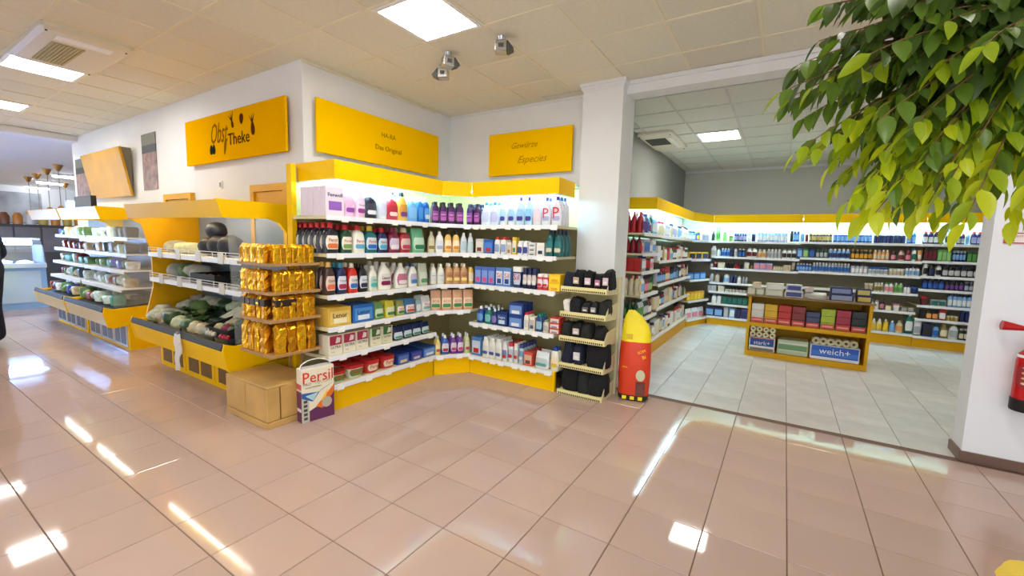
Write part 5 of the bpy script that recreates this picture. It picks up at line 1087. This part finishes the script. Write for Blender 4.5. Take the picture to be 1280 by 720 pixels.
for i, (c, nm) in enumerate(stk):
    x = ix0+.04+sw*(i+.5); hh = .088 if i not in (4,) else .07
    for k in range(3 if i != 6 else 3):
        o = ob('napkin_pack', cmesh(('nap', c, hh), lambda: (lambda me: (bevel(me, .008, 2), me)[1])(MB().box((-sw*.47, -.08, .0), (sw*.47, .08, hh)).mesh('napkin_pack', mat(c, .4, noise=.05)))), None, (x, iy0+.11, .4855+k*(hh+.001)))
        tag(o, '%s napkin pack in the island, %s of three in its stack' % (nm, ['bottom', 'middle', 'top'][k]), 'napkins', 'napkin packs in the island')
        if k == 0: ob('price_card', MB().box((-sw*.44, -.084, .005), (sw*.44, -.081, .07)).mesh('price_card', mat((214, 70, 60), .4)), o); ob('card_print', MB().box((-sw*.36, -.0855, .03), (sw*.36, -.084, .05)).mesh('card_print', mat((236, 170, 150), .5)), o)
def tp_pack(label, x0, x1, z, h, bands, word=None, d=.24, wc=(240, 240, 244)):
    w = (x1-x0); t = thing('toilet_paper_pack', label, 'toilet paper', ((x0+x1)/2, iy0+.02+d/2, z))
    me = MB().box((-w/2, -d/2, 0), (w/2, d/2, h)).mesh('wrap', mat(bands[0], .35)); bevel(me, .02, 3); ob('wrap', me, t)
    for k, (a, b, c) in enumerate(bands[1]): ob('print_band', MB().box((-w/2+.015, -d/2-.002-.0006*k, a*h), (w/2-.015, -d/2+.01, b*h)).mesh('print_band', mat(c, .4)), t)
    if word: text(word, w*.62, mat(wc, .4), t, (0, -d/2-.005, h*.62))
    return t
def roll_pack(label, x0, x1, z, nx, nz, r, m):
    t = thing('toilet_roll_pack', label, 'toilet paper', ((x0+x1)/2, iy0+.03, z)); st_ = (x1-x0)/nx
    for i in range(nx):
        for j in range(nz):
            q = MB(); n = 14; v = []; 
            for y, rr in ((0, r), (.1, r)):
                for a in range(n): v.append((rr*math.cos(2*math.pi*a/n), y, rr*math.sin(2*math.pi*a/n)))
            for y, rr in ((0, r*.38), (.05, r*.36)):
                for a in range(n): v.append((rr*math.cos(2*math.pi*a/n), y, rr*math.sin(2*math.pi*a/n)))
            f = []
            for a in range(n):
                b = (a+1) % n; f += [(a, b, n+b, n+a), (a, 2*n+a, 2*n+b, b), (2*n+a, 3*n+a, 3*n+b, 2*n+b)]
            f += [tuple(range(n, 2*n)), tuple(range(3*n, 4*n))]
            q.add(v, f)
            me = cmesh(('roll', r, id(m)), lambda: q.mesh('roll', m, True)); ro = ob('roll', me, t, (-(x1-x0)/2+st_*(i+.5), .0, r+.0005+j*2*r))
            ob('core_hole', cmesh(('core', r), lambda: MB().prism([(r*.35*math.cos(a), r*.35*math.sin(a)) for a in [2*math.pi*k/12 for k in range(12)]], 'y', .03, .034).mesh('core_hole', mat((90, 70, 50), .8))), ro)
    return t
def ixu(u): return along((0, iy0, .25), (1, 0, 0), u)
tp_pack('white and blue toilet paper pack reading stark in the island', ix0+.045, ixu(969), .0755, .20, ((236, 236, 236), [(.40, .92, (34, 70, 150)), (.92, .97, (220, 120, 40)), (.05, .25, (120, 110, 90))]), 'stark+')
PR = mat((222, 212, 170), .6, noise=.06)
roll_pack('clear pack of eight toilet rolls lying on the stark pack', ix0+.045, ixu(969), .2757, 4, 2, .0375, PR)
tp_pack('pale green toilet paper pack in the island centre', ixu(972), ixu(1011), .0755, .21, ((186, 196, 160), [(.3, .85, (214, 220, 200)), (.35, .7, (110, 150, 100))]))
tp_pack('wide blue toilet paper pack reading weich in the island', ixu(1013), ixu(1076), .0755, .20, ((232, 232, 240), [(.22, .95, (36, 90, 190)), (.3, .6, (60, 120, 214))]), 'weich+')
roll_pack('clear pack of six toilet rolls lying on the weich pack', ixu(1015), ixu(1072), .2757, 6, 1, .046, mat((196, 186, 150), .6, noise=.1))
RI = Run((0, iy0, 0), (1, 0, 0), 0)
row(RI, .8755, [(934, 944, .085, 'box', (206, 204, 186), None, (226, 222, 200), 'cream tissue box', {'d': .12}), (945, 955, .085, 'box', (186, 196, 170), None, (220, 222, 206), 'green-white tissue box', {'d': .12}), (956, 979, .085, 'box', (206, 208, 186), None, (226, 226, 206), 'wide pale green tissue box', {'d': .12}), (980, 1004, .085, 'box', (214, 214, 212), None, (60, 66, 140), 'white tissue box with navy oval', {'d': .12}),
 (1005, 1034, .085, 'pouch', (222, 220, 216), None, (180, 176, 160), 'white kitchen roll pack', {'d': .12}), (1036, 1068, .085, 'box', (30, 42, 96), None, (150, 160, 190), 'navy tissue box', {'d': .12}), (1070, 1090, .085, 'box', (34, 40, 90), None, (214, 190, 90), 'navy and yellow tissue box', {'d': .12})], 'lower layer on the island top', True, 'tissue boxes on the island')
row(RI, .962, [(940, 951, .085, 'box', (200, 180, 150), None, (226, 206, 176), 'beige tissue box', {'d': .11}), (957, 980, .085, 'box', (222, 216, 206), None, (236, 230, 222), 'wide white tissue box', {'d': .11}), (982, 1003, .085, 'box', (210, 212, 214), None, (56, 60, 140), 'white tissue box with navy print', {'d': .11}), (1006, 1017, .06, 'box', (196, 186, 176), None, (220, 196, 190), 'small pinkish tissue box', {'d': .11}), (1037, 1066, .085, 'box', (28, 40, 100), None, (130, 140, 180), 'long navy tissue box', {'d': .11}), (1070, 1089, .085, 'box', (30, 36, 84), None, (206, 186, 100), 'navy tissue box with yellow end', {'d': .11})], 'upper layer on the island top', True, 'tissue boxes on the island')
# ================================================================== EXTINGUISHER AND SMALL SIGN
fe = thing('fire_extinguisher', 'red fire extinguisher with black boot hanging on the white wall', 'extinguisher', (1.335, 1.095, .47))
FR = mat((190, 22, 26), .25)
ob('cylinder', MB().loft([(.05, .078, .078), (.34, .078, .078), (.39, .07, .07), (.43, .04, .04), (.45, .025, .025)], 20, 2).mesh('cylinder', FR, True), fe)
ob('boot', MB().loft([(0, .076, .076), (.01, .081, .081), (.085, .081, .081)], 20, 2).mesh('boot', DARK, True), fe)
ob('label_band', MB().loft([(.36, .0745, .0745), (.385, .0715, .0715)], 20, 2, False).mesh('label_band', WHITE, True), fe)
ob('instruction_label', lab_mesh('can', .158, .158, .47, .36, .70, R(75), mat((150, 40, 46), .4)), fe)
for k in range(4): ob('instruction_print', lab_mesh('can', .160, .160, .47, .40+.075*k, .44+.075*k, R(50), mat((214, 190, 150), .4)), fe)
ob('valve', MB().loft([(.45, .022, .022), (.50, .022, .022), (.53, .03, .018)], 12, 2).mesh('valve', STEEL, True), fe)
ob('lever', MB().tube([(0, 0, .53), (.05, -.02, .55), (.12, -.03, .56)], .009, 6).mesh('lever', DARK), fe)
ob('horn', MB().tube([(-.02, -.0, .56), (-.06, -.0, .562), (-.17, -.0, .572)], [.012, .016, .034], 14).mesh('horn', FR, True), fe)
ob('wall_bracket', MB().box((-.03, .075, .30), (.03, .1085, .36)).mesh('wall_bracket', STEEL), fe)
ws = thing('safety_sign', 'small white safety sign with red frame on the right wall', 'sign', (1.215, 1.198, 1.60))
ob('plate', MB().box((-.07, -.004, 0), (.07, .005, .075)).mesh('plate', mat((200, 40, 50), .4)), ws); ob('field', MB().box((-.06, -.006, .008), (.06, -.004, .067)).mesh('field', mat((240, 226, 226), .4)), ws)
text('EXTINTOR', .10, mat((200, 40, 50), .4), ws, (0, -.0085, .05)); ob('pictogram', MB().box((-.045, -.0075, .014), (-.02, -.006, .036)).mesh('pictogram', mat((200, 40, 50), .4)), ws)
# ================================================================== FICUS TREE
def px3(u, v, dep): return CAM+dep*(fw+(u-640)/FPX*rt+(360-v)/FPX*up)
pot = Vector((.80, -1.10, 0))
ft = thing('ficus_tree', 'leafy green ficus tree hanging into view at the upper right', 'tree', pot)
q = MB().loft([(0, .15, .15), (.10, .17, .17), (.35, .20, .20), (.405, .215, .215)], 40, 2); me = q.mesh('pot_wrap', mat((240, 206, 40), .4, noise=.08, bump=.3, bscale=14), True)
for v in me.vertices:
    k = .012*math.sin(math.atan2(v.co.y, v.co.x)*9)*(v.co.z/.45); v.co.x *= 1+k*5*.4; v.co.y *= 1+k*5*.4
ob('pot_wrap', me, ft); ob('soil', MB().loft([(.35, .19, .19), (.37, .188, .188)], 18, 2).mesh('soil', mat((60, 44, 30), .9)), ft)
BK = mat((112, 92, 70), .8, noise=.15, scale=20); TW = mat((120, 84, 50), .7)
top = px3(1390, 40, 1.45)-pot
ob('trunk', MB().tube([(0, 0, .36), (.02, .03, .9), top*.8+Vector((0, 0, .3*top.z*.2)), top], [.035, .03, .024, .016], 10).mesh('trunk', BK, True), ft)
cc = px3(1190, 92, 1.58); RX, RY, RZ = .62, .60, .36
rl = random.Random(21)
def leafmesh(m):
    L, Wd = 1.0, .46; v = []; f = []
    N = 5
    for i in range(N+1):
        t = i/N; w_ = Wd/2*math.sin(math.pi*t**.8)**.85 if 0 < t < 1 else 0.0; z = -.16*t*t; fold = .35*w_
        v += [(t*L, -w_, z+fold), (t*L, 0, z), (t*L, w_, z+fold)]
    for i in range(N):
        a = 3*i; f += [(a, a+3, a+4, a+1), (a+1, a+4, a+5, a+2)]
    me = bpy.data.meshes.new('leaf'); me.from_pydata(v, [], f); me.update(); me.polygons.foreach_set('use_smooth', [True]*len(f)); me.materials.append(m)
    return me, v, f
def leafmat(c, tr):
    m = bpy.data.materials.new('ficus_leaf'); m.use_nodes = True; n = m.node_tree; b = n.nodes['Principled BSDF']; l = lin(c)
    b.inputs['Base Color'].default_value = (*l, 1); b.inputs['Roughness'].default_value = .38
    t = n.nodes.new('ShaderNodeBsdfTranslucent'); t.inputs[0].default_value = (min(1, l[0]*1.5), min(1, l[1]*1.5), l[2]*.6, 1)
    x = n.nodes.new('ShaderNodeMixShader'); x.inputs[0].default_value = tr
    o = n.nodes['Material Output']; n.links.new(b.outputs[0], x.inputs[1]); n.links.new(t.outputs[0], x.inputs[2]); n.links.new(x.outputs[0], o.inputs[0])
    return m
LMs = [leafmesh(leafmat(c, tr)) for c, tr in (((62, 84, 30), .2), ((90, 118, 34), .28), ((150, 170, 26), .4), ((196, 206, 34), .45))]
leaves = []; twigs = []
for k in range(270):
    while True:
        a = Vector((rl.uniform(-1, 1), rl.uniform(-1, 1), rl.uniform(-1, 1)))
        if a.length <= 1 and a.length > .3: break
    end = cc+rt*a.x*RX+up*a.y*RY+fw*a.z*RZ
    src = cc+(top+pot-cc)*.75
    mid = src.lerp(end, .55)+Vector((0, 0, .12))
    end = end-Vector((0, 0, .05))
    pts = []
    for i in range(9):
        t = i/8; pts.append(((1-t)**2)*src+2*t*(1-t)*mid+t*t*end)
    twigs.append(pts)
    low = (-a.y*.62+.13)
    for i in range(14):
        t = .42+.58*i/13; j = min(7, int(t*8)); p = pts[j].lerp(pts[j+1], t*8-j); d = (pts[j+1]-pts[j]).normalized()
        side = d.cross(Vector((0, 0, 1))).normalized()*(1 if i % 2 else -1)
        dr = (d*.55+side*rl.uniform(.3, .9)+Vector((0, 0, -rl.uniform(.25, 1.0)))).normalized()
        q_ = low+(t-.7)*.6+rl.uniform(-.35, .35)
        mi = 3 if q_ > .72 else 2 if q_ > .48 else 1 if q_ > .15 else 0  # lower leaves go lime: light shining through them put into the colour
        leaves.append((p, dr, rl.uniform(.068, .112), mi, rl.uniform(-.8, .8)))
def lmat(p, d, s, roll):
    x = d; y = Vector((0, 0, 1)).cross(x).normalized(); z = x.cross(y); y2 = y*math.cos(roll)+z*math.sin(roll); z2 = x.cross(y2)
    return Matrix(((x.x*s, y2.x*s, z2.x*s, p.x), (x.y*s, y2.y*s, z2.y*s, p.y), (x.z*s, y2.z*s, z2.z*s, p.z), (0, 0, 0, 1)))
br = []
for k in range(0, 270, 45):
    q = MB()
    for pts in twigs[k:k+45]: q.tube([p-pot for p in pts], [.006, .005, .0045, .004, .0035, .003, .0025, .002, .0015], 5)
    b = ob('branch', q.mesh('branch', TW), ft); b['kind'] = 'stuff'; br.append(b)
inv = Matrix.Translation(-pot)
order = []
for i, (p, d, s, mi, rr) in enumerate(leaves):
    q_ = pix(p); vis = 940 < q_[0] < 1300 and -20 < q_[1] < 340 and q_[2] > .3
    order.append((0 if vis else 1, q_[2], i))
order.sort()
fol = MB(); groups = {0: MB(), 1: MB(), 2: MB(), 3: MB()}
for r_, (v_, dpt, i) in enumerate(order):
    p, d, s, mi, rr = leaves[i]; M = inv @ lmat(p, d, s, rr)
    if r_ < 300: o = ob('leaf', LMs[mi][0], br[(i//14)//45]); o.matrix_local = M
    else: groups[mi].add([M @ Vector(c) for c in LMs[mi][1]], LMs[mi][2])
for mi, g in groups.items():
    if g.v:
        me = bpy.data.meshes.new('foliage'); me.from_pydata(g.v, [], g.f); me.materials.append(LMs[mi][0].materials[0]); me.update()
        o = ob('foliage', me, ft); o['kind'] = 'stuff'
# ================================================================== FAR HALL
TUB = mat((240, 246, 255), .5, emit=25, key='tube_light')
for i, (x, y) in enumerate(((-18.45, .80), (-21.6, 1.04), (-24.6, 1.28))):
    t = thing('tube_light', 'fluorescent tube light on the far hall ceiling, %s of three from the right' % ORD[i], 'light', (x, y, ZC-.004))
    ob('housing', MB().box((-.10, -.33, -.05), (.10, .33, .0)).mesh('housing', WHITE), t); ob('tube', MB().tube([(0, -.31, -.075), (0, .31, -.075)], .03, 8).mesh('tube', TUB), t)
BRS = mat((150, 104, 44), .35, metal=.6)
for i, (x, y) in enumerate(((-15.9, .09), (-17.3, .16), (-19.1, .29), (-20.6, .37), (-21.85, 1.46))):
    t = thing('pendant_lamp', 'brass pendant lamp in the far hall, %s' % ['nearest of the row', 'second of the row', 'third of the row', 'fourth of the row', 'standing apart to the right'][i], 'lamp', (x, y, ZC), 0, 'pendant lamps in the far hall')
    ob('ceiling_cap', MB().loft([(-.16, .03, .03), (-.02, .10, .10), (-.003, .10, .10)], 12, 2).mesh('ceiling_cap', BRS, True), t)
    ob('cord', MB().tube([(0, 0, -.16), (0, 0, -1.05)], .008, 5).mesh('cord', GREY), t)
    ob('lamp_shade', MB().loft([(-1.22, .13, .13), (-1.12, .10, .10), (-1.03, .03, .03)], 12, 2).mesh('lamp_shade', mat((226, 150, 50), .4), True), t)
# blue-lit service counter
sc = thing('service_counter', 'blue-lit glass service counter at the far end of the aisle', 'counter', (0, 0, 0))
BLU = mat((150, 190, 236), .3, key='counter_blue')
yA, yB = -3.6, -.95
ob('base', MB().box((-13.2, yA, 0), (-12.2, yB, .80)).mesh('base', BLU), sc)
for k in range(4): ob('front_panel', MB().box((-12.2, yA+.05+k*.65, .12), (-12.185, yA+.62+k*.65, .72)).mesh('front_panel', mat((190, 214, 240), .25)), sc)
ob('bumper', MB().box((-12.2, yA, .78), (-12.12, yB, .86)).mesh('bumper', mat((200, 216, 236), .3)), sc)
ob('glass_front', MB().prism([(-12.16, .86), (-12.15, .86), (-12.45, 1.30), (-12.46, 1.30)], 'y', yA, yB).mesh('glass_front', GLASS), sc) if 0 else None
q = MB(); q.add([(-12.16, yA, .86), (-12.16, yB, .86), (-12.24, yB, 1.12), (-12.24, yA, 1.12), (-12.48, yB, 1.30), (-12.48, yA, 1.30)], [(0, 1, 2, 3), (3, 2, 4, 5)]); ob('curved_glass', q.mesh('curved_glass', mat((226, 236, 255), .05, alpha=.25, key='counter_glass')), sc)
ob('end_glass', MB().box((-13.1, yB-.01, .86), (-12.3, yB, 1.2)).mesh('end_glass', GLASS), sc)
ob('top_shelf', MB().box((-13.1, yA, 1.30), (-12.46, yB, 1.33)).mesh('top_shelf', WHITE), sc)
ob('light_strip', MB().tube([(-12.60, yA+.1, 1.25), (-12.60, yB-.1, 1.25)], .05, 8).mesh('light_strip', mat((140, 190, 255), .5, emit=90, key='blue_counter_light')), sc)
rn = random.Random(2)
for i in range(9):
    tag(ob('meat_tray', lumpy('meat_tray', .13, mat(rn.choice([(220, 190, 190), (240, 236, 236), (190, 120, 120)]), .4), i, 1, .2, (1.2, 1, .4)), None, (-12.65, -1.15-.27*i, .8005)), 'tray of pale cold cuts in the service counter, %s from the right' % ORD[i], 'food tray', 'trays in the service counter')
# far background furniture
wb = thing('wall_cabinet', 'long dark shelf cabinet against the far hall wall', 'cabinet', (-17.0, 0, 0))
ob('body', MB().box((-.3, -1.6, .0), (0, .9, 1.62)).mesh('body', mat((70, 58, 48), .6)), wb)
for k in range(5): ob('door', MB().box((0.001, -1.55+k*.49, .9), (.02, -1.10+k*.49, 1.55)).mesh('door', mat((110, 96, 84), .5, noise=.2, scale=3)), wb)
rn = random.Random(5)
for i in range(10):
    c = rn.choice([(196, 120, 40), (190, 160, 60), (90, 96, 110), (206, 200, 190), (120, 70, 40)])
    put('jar', MB().loft([(0, .09, .09), (.2, .1, .1), (.3, .05, .05)], 10, 2).mesh('jar', mat(c, .4), True), (-17.12, -1.4+i*.23, 1.6205), 0, 'small ornament jar on the far cabinet, %s from the left' % ORD[i], 'jar', 'jars on the far cabinet')
wp = thing('wall_picture', 'grey mural picture on the far hall wall', 'picture', (-25.38, -.2, 1.75))
ob('canvas', MB().box((0, -1.1, 0), (.04, 1.7, 1.15)).mesh('canvas', mat((150, 154, 158), .6, noise=.5, scale=1.3)), wp); ob('frame', MB().box((0, -1.15, -.05), (.05, 1.75, -.001)).mesh('frame', GREY), wp)
wn = struct('window_1', None)
ob('window_frame', MB().box((-25.39, 2.15, 2.05), (-25.35, 2.85, 2.75)).mesh('window_frame', WHITE), wn); ob('pane', MB().box((-25.349, 2.2, 2.1), (-25.33, 2.8, 2.7)).mesh('pane', mat((170, 214, 255), .3, emit=2.2, key='bright_pane')), wn)
yp = thing('advert_stand', 'tall yellow advertising panel behind the customer at the left edge', 'sign', (-11.9, -1.86, 0))
ob('panel', MB().box((-.03, -.30, .35), (.03, .16, 1.75)).mesh('panel', YEL), yp); ob('foot', MB().box((-.2, -.3, 0), (.2, .16, .35)).mesh('foot', GREY), yp)
# ================================================================== PERSON AT THE LEFT EDGE
P0 = Vector((-8.6, along((-8.6, 0, 1.1), (0, 1, 0), -15), 0))
def person():
    t = thing('person', 'person in dark navy clothes standing cut off at the left edge', 'person', P0, R(-25))
    J = {'pel': (0, 0, .98, .155), 'wst': (0, 0, 1.10, .145), 'cst': (0, .0, 1.30, .17), 'nk0': (0, 0, 1.46, .075), 'nk': (0, -.0, 1.53, .058),
         'hipL': (.10, 0, .93, .105), 'knL': (.11, -.02, .50, .068), 'anL': (.11, .02, .10, .05), 'toL': (.12, -.16, .04, .04),
         'hipR': (-.10, 0, .93, .105), 'knR': (-.11, -.02, .50, .068), 'anR': (-.11, .02, .10, .05), 'toR': (-.12, -.16, .04, .04),
         'shL': (.19, 0, 1.42, .07), 'elL': (.30, .04, 1.16, .055), 'wrL': (.22, -.17, 1.02, .042),
         'shR': (-.19, 0, 1.42, .07), 'elR': (-.30, .04, 1.16, .055), 'wrR': (-.22, -.17, 1.02, .042)}
    E_ = [('pel', 'wst'), ('wst', 'cst'), ('cst', 'nk0'), ('nk0', 'nk'), ('pel', 'hipL'), ('hipL', 'knL'), ('knL', 'anL'), ('anL', 'toL'), ('pel', 'hipR'), ('hipR', 'knR'), ('knR', 'anR'), ('anR', 'toR'), ('cst', 'shL'), ('shL', 'elL'), ('elL', 'wrL'), ('cst', 'shR'), ('shR', 'elR'), ('elR', 'wrR')]
    def skin(name, J, E_, m, root, sub=2):
        ks = list(J); me = bpy.data.meshes.new(name); me.from_pydata([J[k][:3] for k in ks], [(ks.index(a), ks.index(b)) for a, b in E_], [])
        o = ob(name, me, t); md = o.modifiers.new('skin', 'SKIN'); md.use_smooth_shade = True
        for i, k in enumerate(ks): me.skin_vertices[0].data[i].radius = (J[k][3], J[k][3]*(.8 if k in ('cst', 'wst', 'pel') else 1)); me.skin_vertices[0].data[i].use_root = (k == root)
        s2 = o.modifiers.new('sub', 'SUBSURF'); s2.levels = sub; s2.render_levels = sub; me.materials.append(m); return o
    skin('body', J, E_, mat((26, 28, 46), .85, noise=.1, key='navy_clothing'), 'pel')
    SKN = mat((206, 160, 132), .5, key='skin')
    h = ob('head', MB().loft([(1.50, .045, .05), (1.56, .055, .075, 0, -.01), (1.62, .07, .09, 0, -.01), (1.70, .075, .098), (1.77, .068, .085), (1.81, .03, .04)], 18, 2.1).mesh('head', SKN, True), t)
    ob('hair', MB().loft([(1.60, .074, .07, 0, .035), (1.70, .082, .09, 0, .02), (1.78, .078, .092, 0, .008), (1.83, .035, .045)], 18, 2.1).mesh('hair', mat((50, 36, 26), .7), True), h)
    ob('nose', MB().loft([(1.64, .014, .02, 0, -.105), (1.69, .007, .008, 0, -.1)], 8, 2).mesh('nose', SKN, True), h)
    for s_ in (-1, 1):
        ob('eye', MB().loft([(1.685, .012, .006, s_*.03, -.095), (1.697, .012, .006, s_*.03, -.095)], 8, 2).mesh('eye', DARK), h)
        ob('ear', MB().loft([(1.63, .008, .015, s_*.076, .0), (1.67, .011, .022, s_*.08, .0), (1.70, .008, .016, s_*.078, .0)], 8, 2).mesh('ear', SKN, True), h)
        H = {'w': (s_*.22, -.17, 1.02, .03), 'p': (s_*.205, -.25, .99, .036)}; EH = [('w', 'p')]
        for i in range(4):
            H['a%d' % i] = (s_*(.175+.02*i), -.31-.01*(i in (1, 2)), .975, .0095); H['b%d' % i] = (s_*(.175+.02*i), -.335-.01*(i in (1, 2)), .95, .008); EH += [('p', 'a%d' % i), ('a%d' % i, 'b%d' % i)]
        H['t0'] = (s_*.165, -.235, 1.0, .011); H['t1'] = (s_*.145, -.275, .985, .009); EH += [('p', 't0'), ('t0', 't1')]
        skin('hand', H, EH, SKN, 'w', 1)
    ob('mouth', MB().box((-.022, -.1, 1.605), (.022, -.082, 1.613)).mesh('mouth', mat((170, 90, 80), .5)), h)
    return t
person()
